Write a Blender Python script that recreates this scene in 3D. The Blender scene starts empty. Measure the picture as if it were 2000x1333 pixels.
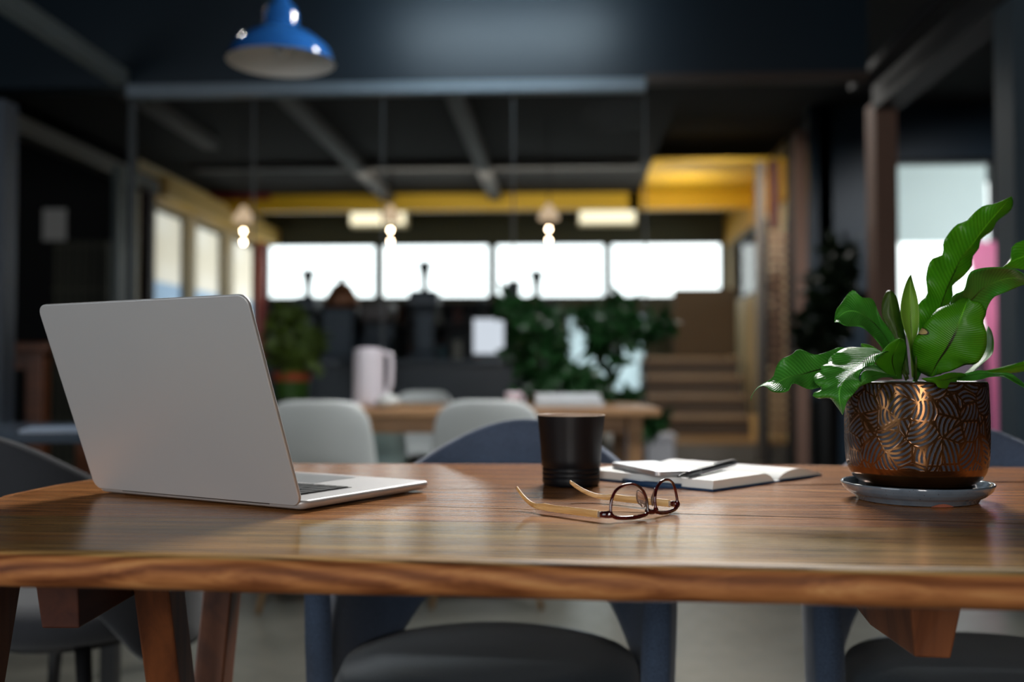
import bpy, math, random
from mathutils import Vector, Matrix
R = math.radians
random.seed(7)
sc = bpy.context.scene
COL = sc.collection

# ------------------------------------------------------------------ camera
F, CZ, PSI, PITCH = 2000.0, 0.909, 0.05, 0.029
RIGHT = Vector((math.cos(PSI), math.sin(PSI), 0))
FWD = Vector((-math.sin(PSI), math.cos(PSI), 0))
CAM = Vector((0, 0, CZ))
def cf(x, d, z):                      # camera-heading frame (right, ahead, up) -> world
    return RIGHT * x + FWD * d + Vector((0, 0, z))
def ray(px, py):
    a, b = (px - 1000) / F, (666.5 - py) / F
    f = FWD * math.cos(PITCH) + Vector((0, 0, math.sin(PITCH)))
    u = -FWD * math.sin(PITCH) + Vector((0, 0, math.cos(PITCH)))
    return f + RIGHT * a + u * b
def onz(px, py, z):
    r = ray(px, py); return CAM + r * ((z - CZ) / r.z)
def onY(px, py, Y):
    r = ray(px, py); return CAM + r * (Y / r.y)
def ond(px, py, d):
    r = ray(px, py); return CAM + r * (d / r.dot(FWD))
def fov_x(px, Y): return onY(px, 666, Y).x
def fov_z(py, Y, px=1000): return onY(px, py, Y).z

cam_d = bpy.data.cameras.new('camera'); cam = bpy.data.objects.new('camera', cam_d); COL.objects.link(cam)
cam.location = CAM; cam.rotation_euler = (math.pi / 2 + PITCH, 0, PSI)
cam_d.sensor_width = 36; cam_d.lens = 36; cam_d.clip_start = 0.02; cam_d.clip_end = 200
cam_d.dof.use_dof = True; cam_d.dof.focus_distance = 1.17; cam_d.dof.aperture_fstop = 2.35
sc.camera = cam

# ------------------------------------------------------------------ materials
class NT:
    def __init__(s, name):
        s.m = bpy.data.materials.new(name); s.m.use_nodes = True
        s.t = s.m.node_tree; s.t.nodes.clear()
        s.out = s.n('ShaderNodeOutputMaterial')
    def n(s, kind, **kw):
        nd = s.t.nodes.new(kind)
        for k, v in kw.items():
            if k in ('op',): nd.operation = v
            else: setattr(nd, k, v)
        return nd
    def l(s, a, b): s.t.links.new(a, b)
    def setv(s, sock, v):
        if isinstance(v, bpy.types.NodeSocket): s.l(v, sock)
        elif isinstance(v, (tuple, list)) and len(v) == 3 and sock.type == 'RGBA': sock.default_value = (*v, 1)
        else: sock.default_value = v
    def math(s, op, a, b=0.0, c=None):
        nd = s.n('ShaderNodeMath', operation=op); s.setv(nd.inputs[0], a); s.setv(nd.inputs[1], b)
        if c is not None: s.setv(nd.inputs[2], c)
        return nd.outputs[0]
    def mix(s, f, a, b, bt='MIX'):
        nd = s.n('ShaderNodeMix', data_type='RGBA', blend_type=bt)
        s.setv(nd.inputs[0], f); s.setv(nd.inputs[6], a); s.setv(nd.inputs[7], b); return nd.outputs[2]
    def coords(s, which='Object', scale=(1, 1, 1)):
        tc = s.n('ShaderNodeTexCoord'); mp = s.n('ShaderNodeMapping'); s.l(tc.outputs[which], mp.inputs[0])
        mp.inputs['Scale'].default_value = scale; return mp.outputs[0]
    def noise(s, vec, scale=5, detail=3, rough=.5, dist=0):
        nd = s.n('ShaderNodeTexNoise'); s.l(vec, nd.inputs['Vector'])
        nd.inputs['Scale'].default_value = scale; nd.inputs['Detail'].default_value = detail
        nd.inputs['Roughness'].default_value = rough; nd.inputs['Distortion'].default_value = dist
        return nd.outputs['Fac']
    def ramp(s, f, stops):
        nd = s.n('ShaderNodeValToRGB'); s.l(f, nd.inputs[0]); e = nd.color_ramp.elements
        while len(e) < len(stops): e.new(.5)
        for el, (p, c) in zip(e, stops): el.position = p; el.color = (*c, 1) if len(c) == 3 else c
        return nd.outputs[0]
    def bump(s, h, st=.2, dist=.001):
        nd = s.n('ShaderNodeBump'); s.l(h, nd.inputs['Height'])
        nd.inputs['Strength'].default_value = st; nd.inputs['Distance'].default_value = dist; return nd.outputs[0]
    def bsdf(s, col, rough=.5, metal=0, normal=None, **kw):
        b = s.n('ShaderNodeBsdfPrincipled'); s.setv(b.inputs['Base Color'], col)
        s.setv(b.inputs['Roughness'], rough); s.setv(b.inputs['Metallic'], metal)
        if normal is not None: s.l(normal, b.inputs['Normal'])
        for k, v in kw.items(): s.setv(b.inputs[k.replace('_', ' ')], v)
        return b
    def fin(s, sh): s.l(sh.outputs[0] if hasattr(sh, 'outputs') else sh, s.out.inputs[0]); return s.m

def srgb(r, g, b):
    f = lambda c: (c / 255 / 12.92) if c / 255 <= .04045 else ((c / 255 + .055) / 1.055) ** 2.4
    return (f(r), f(g), f(b))

def mat(name, col, rough=.5, metal=0, var=.12, scale=20, bump=0, **kw):
    t = NT(name); v = t.coords(); nz = t.noise(v, scale, 4)
    dk = tuple(c * (1 - var) for c in col); lt = tuple(min(1, c * (1 + var)) for c in col)
    c = t.mix(nz, dk, lt)
    nm = t.bump(nz, bump, .002) if bump else None
    return t.fin(t.bsdf(c, rough, metal, nm, **kw))
def fabric(name, col, scale=700):
    t = NT(name); v = t.coords(); a = t.noise(v, scale, 2, .7); b = t.noise(v, 9, 3)
    f = t.math('ADD', t.math('MULTIPLY', a, .7), t.math('MULTIPLY', b, .3))
    c = t.ramp(f, [(.3, tuple(x * .5 for x in col)), (.7, tuple(x * 1.45 for x in col))])
    return t.fin(t.bsdf(c, .95, 0, t.bump(a, .4, .001), Sheen_Weight=.2))
def emit(name, col, st):
    t = NT(name); v = t.coords(); nz = t.noise(v, 3, 2)
    e = t.n('ShaderNodeEmission'); t.l(t.mix(nz, tuple(c * .9 for c in col), col), e.inputs[0]); e.inputs[1].default_value = st
    return t.fin(e)
def glass_thin(name, tint=(1, 1, 1), refl=.08, rough=.0):
    t = NT(name); v = t.coords(); nz = t.noise(v, 2, 2)
    tr = t.n('ShaderNodeBsdfTransparent'); t.l(t.mix(nz, tuple(c * .97 for c in tint), tint), tr.inputs[0])
    gl = t.n('ShaderNodeBsdfGlossy'); gl.inputs['Roughness'].default_value = rough
    lw = t.n('ShaderNodeLayerWeight'); lw.inputs['Blend'].default_value = refl
    mx = t.n('ShaderNodeMixShader'); t.l(lw.outputs['Fresnel'], mx.inputs[0]); t.l(tr.outputs[0], mx.inputs[1]); t.l(gl.outputs[0], mx.inputs[2])
    return t.fin(mx)
def translucent(name, col, col2=None, df_=.25):
    t = NT(name); v = t.coords(); nz = t.noise(v, 2, 3)
    c = t.mix(nz, col2 or tuple(x * .9 for x in col), col)
    tr = t.n('ShaderNodeBsdfTranslucent'); t.l(c, tr.inputs[0]); df = t.n('ShaderNodeBsdfDiffuse'); t.l(c, df.inputs[0])
    mx = t.n('ShaderNodeMixShader'); mx.inputs[0].default_value = df_; t.l(tr.outputs[0], mx.inputs[1]); t.l(df.outputs[0], mx.inputs[2])
    return t.fin(mx)

def wood_plain(name, dark, light, axis=0, rough=.4, scale=1.0):
    t = NT(name); s = [38 * scale] * 3; s[axis] = 2.2 * scale
    v = t.coords(scale=tuple(s)); nz = t.noise(v, 1.0, 6, .6, .6)
    c = t.ramp(nz, [(.3, dark), (.5, tuple((a + b) / 2 for a, b in zip(dark, light))), (.72, light)])
    return t.fin(t.bsdf(c, rough, 0, t.bump(nz, .25, .001)))

# ------------------------------------------------------------------ mesh building
class MB:
    def __init__(s): s.v = []; s.f = []; s.uv = None
    def add(s, vs, fs):
        o = len(s.v); s.v += [tuple(v) for v in vs]; s.f += [tuple(i + o for i in f) for f in fs]
        return s
    def box(s, x0, x1, y0, y1, z0, z1):
        return s.add([(x, y, z) for z in (z0, z1) for y in (y0, y1) for x in (x0, x1)],
              [(0, 2, 3, 1), (4, 5, 7, 6), (0, 1, 5, 4), (2, 6, 7, 3), (0, 4, 6, 2), (1, 3, 7, 5)])
    def hexa(s, lo, hi):              # two quads (lists of 4 points) -> solid
        return s.add(list(lo) + list(hi), [(0, 3, 2, 1), (4, 5, 6, 7), (0, 1, 5, 4), (1, 2, 6, 5), (2, 3, 7, 6), (3, 0, 4, 7)])
    def bar(s, a, b, w, h, up=(0, 0, 1)):
        a, b = Vector(a), Vector(b); d = (b - a).normalized(); up = Vector(up)
        sx = d.cross(up)
        if sx.length < 1e-4: sx = d.cross(Vector((1, 0, 0)))
        sx.normalize(); uy = sx.cross(d).normalized()
        q = lambda p: [p + sx * (i * w / 2) + uy * (j * h / 2) for i, j in ((-1, -1), (1, -1), (1, 1), (-1, 1))]
        return s.hexa(q(a), q(b))
    def lathe(s, prof, n=48, c=(0, 0, 0), sx=1, sy=1):
        o = []; k = len(prof)
        for i in range(n):
            a = 2 * math.pi * i / n
            for r, z in prof: o.append((c[0] + r * math.cos(a) * sx, c[1] + r * math.sin(a) * sy, c[2] + z))
        fs = []
        for i in range(n):
            j = (i + 1) % n
            for m in range(k - 1): fs.append((i * k + m, j * k + m, j * k + m + 1, i * k + m + 1))
        return s.add(o, fs)
    def tube(s, pts, r, n=12, closed=False, flat=None, cap=True):
        pts = [Vector(p) for p in pts]; m = len(pts); rr = r if isinstance(r, (list, tuple)) else [r] * m
        o = []; up = Vector((0, 0, 1)); prev = None
        for i, p in enumerate(pts):
            a = pts[(i - 1) % m] if (closed or i) else p; b = pts[(i + 1) % m] if (closed or i < m - 1) else p
            d = (b - a).normalized()
            if prev is None:
                x = d.cross(up)
                if x.length < 1e-3: x = d.cross(Vector((1, 0, 0)))
                x.normalize()
            else:
                x = (prev - d * prev.dot(d)).normalized()
            prev = x; y = d.cross(x).normalized()
            for k in range(n):
                t = 2 * math.pi * k / n; f1, f2 = flat if flat else (1, 1)
                o.append(p + x * math.cos(t) * rr[i] * f1 + y * math.sin(t) * rr[i] * f2)
        fs = []
        for i in range(m if closed else m - 1):
            j = (i + 1) % m
            for k in range(n): fs.append((i * n + k, i * n + (k + 1) % n, j * n + (k + 1) % n, j * n + k))
        if not closed and cap: fs += [tuple(range(n))[::-1], tuple((m - 1) * n + k for k in range(n))]
        return s.add(o, fs)
    def grid(s, rows, closed=False):
        m = len(rows); n = len(rows[0]); o = [p for r in rows for p in r]; fs = []
        for i in range(m - 1):
            for j in range(n if closed else n - 1):
                k = (j + 1) % n; fs.append((i * n + j, i * n + k, (i + 1) * n + k, (i + 1) * n + j))
        return s.add(o, fs)
    def prism(s, poly, z0, z1):
        n = len(poly)
        return s.add([(x, y, z0) for x, y in poly] + [(x, y, z1) for x, y in poly],
              [tuple(range(n))[::-1], tuple(range(n, 2 * n))] + [(i, (i + 1) % n, (i + 1) % n + n, i + n) for i in range(n)])
    def build(s, name, m, parent=None, smooth=False, bevel=0, bs=2, sub=0, solid=0, angle=None, local=None):
        me = bpy.data.meshes.new(name)
        vs = s.v if local is None else [tuple(Vector(v) - Vector(local)) for v in s.v]
        me.from_pydata(vs, [], s.f); me.materials.append(m); me.update()
        import bmesh
        b = bmesh.new(); b.from_mesh(me); bmesh.ops.recalc_face_normals(b, faces=b.faces); b.to_mesh(me); b.free()
        if s.uv is not None:
            u = me.uv_layers.new(name='UVMap')
            for lp in me.loops: u.data[lp.index].uv = s.uv[lp.vertex_index]
        o = bpy.data.objects.new(name, me); COL.objects.link(o)
        if parent: o.parent = parent
        if solid:
            q = o.modifiers.new('s', 'SOLIDIFY'); q.thickness = solid; q.offset = 0
        if bevel:
            q = o.modifiers.new('b', 'BEVEL'); q.width = bevel; q.segments = bs; q.limit_method = 'ANGLE'; q.angle_limit = R(35)
        if sub:
            q = o.modifiers.new('u', 'SUBSURF'); q.levels = sub; q.render_levels = sub
        if smooth or sub or bevel:
            if angle or (bevel and not smooth and not sub): me.shade_smooth() if False else [setattr(p, 'use_smooth', False) for p in me.polygons]
            if smooth or sub: [setattr(p, 'use_smooth', True) for p in me.polygons]
        return o

def tag(o, label=None, cat=None, group=None, kind=None):
    if label: o['label'] = label
    if cat: o['category'] = cat
    if group: o['group'] = group
    if kind: o['kind'] = kind
    return o
def thing(name, loc, rz=0, label=None, cat=None, group=None):
    o = bpy.data.objects.new(name, None); COL.objects.link(o); o.empty_display_size = .1
    o.location = loc; o.rotation_euler = (0, 0, rz); return tag(o, label, cat, group)
def struct(o): o['kind'] = 'structure'; return o
def copy_tree(o, parent=None):
    c = o.copy(); COL.objects.link(c); c.parent = parent
    for ch in [x for x in list(COL.objects) if x.parent == o]: copy_tree(ch, c)
    return c
def dup(o, loc, rz, label, group=None):
    c = copy_tree(o); c.location = loc; c.rotation_euler = (0, 0, rz); c['label'] = label
    if group: c['group'] = group
    return c
def sbox(name, m, *b, bevel=0): return struct(MB().box(*b).build(name, m, bevel=bevel))
def smooth_poly(pts, n=8):             # closed Catmull-Rom
    o = []; m = len(pts)
    for i in range(m):
        p0, p1, p2, p3 = (Vector(pts[(i + k) % m]) for k in (-1, 0, 1, 2))
        for k in range(n):
            t = k / n
            o.append(.5 * ((2 * p1) + (-p0 + p2) * t + (2 * p0 - 5 * p1 + 4 * p2 - p3) * t * t + (-p0 + 3 * p1 - 3 * p2 + p3) * t ** 3))
    return o
def open_curve(pts, n):                # open Catmull-Rom resampled at n+1 arc-length steps
    pts = [Vector(p) for p in pts]; P = [pts[0] * 2 - pts[1]] + pts + [pts[-1] * 2 - pts[-2]]; o = []
    for i in range(1, len(P) - 2):
        p0, p1, p2, p3 = P[i - 1:i + 3]
        for k in range(10):
            t = k / 10
            o.append(.5 * ((2 * p1) + (-p0 + p2) * t + (2 * p0 - 5 * p1 + 4 * p2 - p3) * t * t + (-p0 + 3 * p1 - 3 * p2 + p3) * t ** 3))
    o.append(pts[-1]); L = [0]
    for a, b in zip(o, o[1:]): L.append(L[-1] + (b - a).length)
    r = []; j = 0
    for i in range(n + 1):
        s = L[-1] * i / n
        while j < len(L) - 2 and L[j + 1] < s: j += 1
        t = (s - L[j]) / max(1e-9, L[j + 1] - L[j]); r.append(o[j].lerp(o[j + 1], min(1, max(0, t))))
    return r
def rrect(x0, x1, y0, y1, r, n=6):
    o = []
    for cx, cy, a0 in ((x1 - r, y1 - r, 0), (x0 + r, y1 - r, 90), (x0 + r, y0 + r, 180), (x1 - r, y0 + r, 270)):
        for k in range(n + 1):
            a = R(a0 + 90 * k / n); o.append((cx + r * math.cos(a), cy + r * math.sin(a)))
    return o

# ------------------------------------------------------------------ palette
M = {}
M['near_wall'] = mat('dark_plaster', srgb(28, 34, 40), .8)
M['navy'] = mat('navy_paint', srgb(11, 33, 47), .45, var=.08, scale=2)
M['ceil'] = mat('black_ceiling', srgb(9, 10, 12), .9)
M['dark'] = mat('dark_wall', srgb(22, 24, 27), .8)
M['olive'] = mat('olive_panel', srgb(66, 66, 48), .8)
M['steel'] = mat('painted_steel', srgb(120, 122, 126), .5)
M['steel_d'] = mat('dark_steel', srgb(32, 33, 37), .7)
M['frame'] = mat('black_frame', srgb(20, 22, 24), .5)
M['yellow'] = mat('yellow_paint', srgb(222, 176, 22), .55)
M['cream'] = mat('cream_paint', srgb(226, 205, 160), .6)
M['brownp'] = mat('brown_pillar', srgb(128, 98, 84), .7)
M['brown_panel'] = mat('brown_panel', srgb(70, 52, 26), .7)
M['white'] = mat('white_plastic', srgb(214, 216, 212), .45, var=.03)
M['glass'] = glass_thin('clear_pane', (.96, .98, .98), .12)

# concrete floor
t = NT('polished_concrete'); v = t.coords(); a = t.noise(v, .9, 6, .6); b = t.noise(v, 14, 4)
c = t.ramp(a, [(.3, srgb(62, 64, 60)), (.55, srgb(84, 84, 78)), (.75, srgb(102, 100, 90))])
M['floor'] = t.fin(t.bsdf(c, t.math('MULTIPLY_ADD', b, .2, .24), 0, t.bump(b, .08, .002)))

# ------------------------------------------------------------------ the room
sbox('floor', M['floor'], -6.2, 5.2, -4, 14.2, -.1, 0)
sbox('ceiling', M['ceil'], -6.2, 5.2, -4, 14.2, 3.22, 3.32)
sbox('wall_rear', M['near_wall'], -6.2, 5.2, -4.1, -4, 0, 3.22)
sbox('wall_left', M['dark'], -6.3, -6.2, -4, 9.8, 0, 3.22)
sbox('wall_right', M['dark'], 5.1, 5.2, -4, 9.2, 0, 3.22)
YB = 14.0
wx = [(520, 736), (742, 958), (965, 1184), (1190, 1413)]
WX = [(fov_x(a, YB), fov_x(b, YB)) for a, b in wx]
z1, z0 = fov_z(474, YB), fov_z(584, YB)
XL = fov_x(513, YB); XR = fov_x(1421, YB)
m = MB()
m.box(XL - .1, XR + .1, YB, YB + .15, z1, 3.22)
lx = fov_x(1105, YB), fov_x(1262, YB); lz = fov_z(775, YB), fov_z(612, YB)
m.box(XL - .1, lx[0], YB, YB + .15, 0, z0); m.box(lx[1], XR + .1, YB, YB + .15, 0, z0)
m.box(lx[0], lx[1], YB, YB + .15, 0, lz[0]); m.box(lx[0], lx[1], YB, YB + .15, lz[1], z0)
xs = [XL - .1] + [x for w in WX for x in w] + [XR + .1]
for i in range(0, len(xs), 2): m.box(xs[i], xs[i + 1], YB, YB + .15, z0, z1)
struct(m.build('wall_back', M['olive']))
def window(n, x0, x1, y, z0, z1, pane=True):
    e = thing('window_%d' % n, ((x0 + x1) / 2, y, z0)); e['kind'] = 'structure'; L = e.location
    b = MB(); w = .035
    b.box(x0, x1, y - .02, y + .05, z0, z0 + w).box(x0, x1, y - .02, y + .05, z1 - w, z1).box(x0, x0 + w, y - .02, y + .05, z0 + w, z1 - w).box(x1 - w, x1, y - .02, y + .05, z0 + w, z1 - w)
    b.build('window_frame', M['frame'], e, local=L)
    if pane: MB().box(x0 + w, x1 - w, y + .01, y + .02, z0 + w, z1 - w).build('pane', M['glass'], e, local=L)
    return e
for i, (a, b) in enumerate(WX): window(i + 1, a, b, YB, z0, z1)
e = window(5, lx[0], lx[1], YB, lz[0], lz[1], False)
MB().add([(x_, YB + .015, z_) for x_, z_ in ((lx[0] + .035, lz[0] + .03), (lx[1] - .035, lz[0] + .03), (lx[1] - .035, lz[1] - .03), (lx[0] + .035, lz[1] - .03))], [(0, 1, 2, 3)]).build('frosted_pane', translucent('frosted_teal', srgb(190, 206, 210), srgb(110, 130, 136)), e, local=e.location)

# left side wall of the back room, three windows
def sidewall(name, X, y0, y1, spans, z0, z1, th, m_, n0, zt=3.22):
    b = MB(); b.box(X - th, X, y0, y1, 0, z0).box(X - th, X, y0, y1, z1, zt)
    ys = [y0] + [y for s_ in spans for y in s_] + [y1]
    for i in range(0, len(ys), 2): b.box(X - th, X, ys[i], ys[i + 1], z0, z1)
    struct(b.build(name, m_))
    for i, (a, c) in enumerate(spans):
        e = thing('window_%d' % (n0 + i), (X - th / 2, (a + c) / 2, z0)); e['kind'] = 'structure'; L = e.location; w = .04
        q = MB(); xa, xb = X - th / 2 - .03, X - th / 2 + .03
        q.box(xa, xb, a, c, z0, z0 + w).box(xa, xb, a, c, z1 - w, z1).box(xa, xb, a, a + w, z0 + w, z1 - w).box(xa, xb, c - w, c, z0 + w, z1 - w)
        q.build('window_frame', M['frame'], e, local=L)
        yield e, a, c
def Yat(px, X):                       # depth where the column px meets the plane x = X
    r = ray(px, 666); return X / r.x * r.y
spans = [(Yat(302, XL), Yat(368, XL)), (Yat(382, XL), Yat(440, XL)), (Yat(455, XL), Yat(505, XL))]
t = NT('outdoor_view_pane'); v = t.coords(); sx = t.n('ShaderNodeSeparateXYZ'); t.l(v, sx.inputs[0])
up = t.ramp(t.noise(v, 1.3, 3), [(.35, srgb(200, 190, 172)), (.6, srgb(214, 208, 198)), (.8, srgb(180, 110, 100))])
f = t.math('GREATER_THAN', sx.outputs[2], .75)
c = t.mix(f, srgb(140, 160, 180), up)
tr = t.n('ShaderNodeBsdfTranslucent'); t.l(c, tr.inputs[0]); M['leftpane'] = t.fin(tr)
zlo, zhi = 1.1, 2.62
for e, a, c in sidewall('wall_side_left', XL, 9.8, YB + .15, spans, zlo, zhi, .16, M['cream'], 6):
    MB().add([(XL - .08, a + .04, zlo + .04), (XL - .08, c - .04, zlo + .04), (XL - .08, c - .04, zhi - .04), (XL - .08, a + .04, zhi - .04)], [(0, 1, 2, 3)]).build('pane', M['leftpane'], e, local=e.location)
sbox('wall_return_left', M['dark'], -6.3, XL - .0, 9.7, 9.8, 0, 3.22)
# right side wall of the back room
YR0 = Yat(1478, XR)
for e, a, c in sidewall('wall_side_right', XR + .12, 10.3, YB + .15, [(YR0, YB - .25)], fov_z(582, 12.6), fov_z(455, 12.6), .12, M['cream'], 9):
    MB().box(XR + .055, XR + .065, a + .04, c - .04, fov_z(582, 12.6) + .04, fov_z(455, 12.6) - .04).build('pane', M['glass'], e, local=e.location)
sbox('wall_return_right', M['dark'], XR, XR + .12, 9.0, 10.3, 0, 3.22)
# yellow painted bulkheads and soffit
ZY0, ZY1 = fov_z(411, 12), fov_z(379, 12)
sbox('trim_1', M['yellow'], XL, fov_x(1250, 12), 11.95, 12.1, ZY0, 3.22)
YS = 10.3
sbox('trim_2', M['yellow'], fov_x(1250, YS), XR, 11.95, 12.12, ZY0, fov_z(322, YS) + .03)
sbox('trim_3', M['yellow'], fov_x(1250, YS), XR, YS, 11.95, fov_z(322, YS), fov_z(322, YS) + .05)
sbox('trim_4', mat('ochre_paint', srgb(214, 160, 40), .6), XR - .03, XR, YS, YB, fov_z(450, 12.3), fov_z(322, YS))
sbox('trim_5', mat('cream_yellow', srgb(226, 186, 96), .6), XL, XL + .22, 10.0, YB, 2.66, 2.86)
M['beam'] = mat('beam_grey', srgb(84, 80, 78), .6)
sbox('ceiling_lowered', M['ceil'], XL, fov_x(1250, 11.9), 7.0, 11.94, 2.99, 3.05)
# dark steel ceiling beams of the back room
for i, (x, y0, y1_) in enumerate([(fov_x(650, 9.3), 7.2, 11.95), (fov_x(912, 9.1), 7.2, 11.95), (fov_x(300, 7.9), 7.0, 9.0)]):
    sbox('trim_%d' % (6 + i), M['beam'], x, x + .13, y0, y1_, 2.9, 2.985)
sbox('trim_9', M['beam'], fov_x(380, 10.2), fov_x(1250, 10.2), 10.15, 10.27, fov_z(329, 10.2), 2.985)
# navy bulkhead across the hall with its glazing rail
YH = 6.0
sbox('wall_header', M['navy'], -6.2, fov_x(1700, YH), YH, YH + .15, fov_z(158, YH), 3.22)
sbox('trim_10', mat('bluish_rail', srgb(120, 134, 146), .4), fov_x(245, YH), fov_x(1262, YH), YH - .03, YH + .05, fov_z(181, YH), fov_z(158, YH))
sbox('trim_11', mat('dim_brown_trim', srgb(66, 54, 48), .6), fov_x(1262, YH), fov_x(1700, YH), YH - .02, YH + .1, fov_z(164, YH), fov_z(150, YH))
M['pane_edge'] = mat('dim_edge_strip', srgb(58, 64, 68), .5)
gp = thing('glass_partition', (0, YH + .03, 0), 0, 'frameless glass partition with thin metal posts under the navy bulkhead', 'partition')
px_ = [250, 490, 745, 1002, 1262]
for p in px_:
    x = fov_x(p, YH); w = .02 if p == 250 else .005; MB().box(x - w, x + w, -.008, .008, 0, fov_z(181, YH)).build('post', M['pane_edge'], gp)
for a, b in zip(px_, px_[1:]):
    MB().box(fov_x(a, YH) + .024, fov_x(b, YH) - .024, -.004, .004, .02, fov_z(181, YH)).build('glass_pane', glass_thin('partition_glass', (.97, .98, .99), .03), gp)
# left: beams and columns
zb = fov_z(165, YH, 240)
a, b = onY(236, 160, 6.0), onY(-60, -6, 4.72)
a.z = b.z = (a.z + b.z) / 2
struct(MB().bar(a, (a.x, 4.2, a.z), .09, .09).build('trim_12', mat('grey_green_rail', srgb(160, 176, 180), .4)))
a = onY(300, 366, 9.6); struct(MB().bar(a, (a.x, 6.2, a.z), .12, .13).build('trim_13', mat('dull_rail', srgb(88, 86, 82), .5)))
def post(name, x0, x1, Y, z0, z1, m_, d=.12):
    return sbox(name, m_, fov_x(x0, Y + d if x0 > 1100 else Y), fov_x(x1, Y if x0 > 1100 else Y + d), Y, Y + d, z0, z1)
post('trim_14', -60, 30, 4.6, 0, fov_z(180, 4.6), mat('blue_grey_post', srgb(56, 64, 76), .5))
post('trim_15', 216, 240, 8.2, 0, 2.6, mat('grey_green_post', srgb(84, 96, 96), .5))
post('trim_16', 244, 264, 8.2, 0, 2.6, mat('pale_green_post', srgb(140, 150, 142), .4))
post('trim_17', 270, 301, 9.5, 0, 2.7, mat('maroon_post', srgb(50, 30, 28), .6))
post('trim_18', 500, 519, 13.7, 0, 2.7, mat('red_post', srgb(130, 40, 26), .6))
emitblind = translucent('pale_blue_blind', srgb(232, 246, 252), None, .05)
# right: navy wall with glazed door, pillars, sloping steel channels
YD = 9.0
dx0, dx1 = fov_x(1748, YD), fov_x(1953, YD); dz = fov_z(317, YD)
dzs = fov_z(655, YD)
b = MB().box(fov_x(1584, YD), dx0, YD, YD + .15, 0, 3.22).box(dx1, 5.2, YD, YD + .15, 0, 3.22).box(dx0, dx1, YD, YD + .15, dz, 3.22)
struct(b.build('wall_navy_right', M['navy']))
sbox('wall_sill_right', mat('mauve_grey_paint', srgb(96, 88, 98), .7), dx0, dx1, YD, YD + .15, 0, dzs)
e = window(10, dx0, dx1, YD + .07, dzs, dz)
bz = fov_z(476, YD)
bl = MB().add([(dx0 + .04, YD + .138, bz), (dx1 - .04, YD + .138, bz), (dx1 - .04, YD + .138, dz - .04), (dx0 + .04, YD + .138, dz - .04)], [(0, 1, 2, 3)]).build('roller_blind', emitblind)
tag(bl, 'pale blue translucent roller blind over the upper part of the right window', 'blind')
bn = thing('feather_banner', (fov_x(1950, 8.7), 8.7, 0), 0, 'tall bright pink feather banner standing in front of the right window', 'banner')
bx = bn.location.x; fl = [(1887, 478), (1905, 560), (1922, 650), (1932, 760), (1936, 880), (1962, 880), (1962, 650), (1960, 478)]
pts = [(fov_x(a_, 8.7) - bx, fov_z(b_, 8.7)) for a_, b_ in fl]; n = len(pts)
MB().add([(x, 0, z) for x, z in pts], [tuple(range(n))]).build('flag', translucent('pink_cloth', srgb(255, 168, 206), srgb(252, 120, 172), .4), bn)
MB().tube([(pts[5][0], 0, .02), (pts[7][0], 0, pts[7][1] + .02)], .012, 8).build('pole', M['steel'], bn)
MB().lathe([(0, 0), (.16, 0), (.16, .015), (.03, .03), (0, .03)], 24, (pts[5][0], 0, 0)).build('base', M['frame'], bn)
post('trim_19', 1695, 1757, 6.6, 0, fov_z(206, 6.6), M['brownp'], .2)
post('trim_20', 1948, 2060, 4.6, 0, 3.22, mat('slate_pillar', srgb(66, 80, 90), .6), .2)
a = onY(1735, 188, 6.55); struct(MB().bar((a.x, 6.6, a.z), (a.x, 3.2, a.z), .17, .15).build('trim_21', M['steel_d']))
a = onY(1672, 165, 6.55); struct(MB().bar((a.x, 6.6, a.z), (a.x, 3.2, a.z), .06, .05).build('trim_22', M['steel_d']))
post('trim_23', 1476, 1496, 10.15, 0, fov_z(322, 10.2), mat('taupe_post', srgb(96, 88, 80), .6))
post('trim_24', 1552, 1578, 9.0, 0, fov_z(262, 9), M['brownp'], .1)
post('trim_25', 1504, 1522, 10.1, fov_z(452, 10.1), 2.98, mat('dark_red_panel', srgb(60, 5, 8), .6), .05)
sbox('trim_26', mat('crimson_panel', srgb(120, 10, 22), .7), fov_x(388, 11.8), fov_x(525, 11.8), 11.8, 11.85, fov_z(385, 11.8), fov_z(336, 11.8))

# platform and stairs
sbox('trim_27', mat('grey_platform', srgb(118, 112, 104), .6), fov_x(1190, 10.3), XR, 10.3, YB, 0, .17)
sbox('trim_28', wood_plain('platform_boards', srgb(110, 84, 52), srgb(160, 126, 84)), fov_x(1190, 10.3), XR, 10.3, YB, .17, .19)
st = thing('staircase', (fov_x(1368, 11.5), 11.5, .19), 0, 'short flight of taupe wooden steps with brown side panel below the yellow soffit', 'stairs')
ws = (fov_x(1470, 11.5) - fov_x(1268, 11.5)) / 2
Mt = wood_plain('step_wood', srgb(112, 92, 72), srgb(156, 132, 104)); Mr = mat('step_riser', srgb(66, 54, 44), .7)
for k in range(4):
    z = .22 * (k + 1)
    MB().box(-ws, ws, .3 * k, 1.4, z - .22, z - .05).build('riser', Mr, st)
    MB().box(-ws - .01, ws + .01, .3 * k - .03, 1.4, z - .05, z).build('tread', Mt, st, bevel=.01)
xb0 = fov_x(1315, 12.8) - st.location.x
MB().box(xb0, ws + .04, 1.25, 1.32, .9, fov_z(566, 12.8) - .19).build('balustrade', M['brown_panel'], st)

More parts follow.
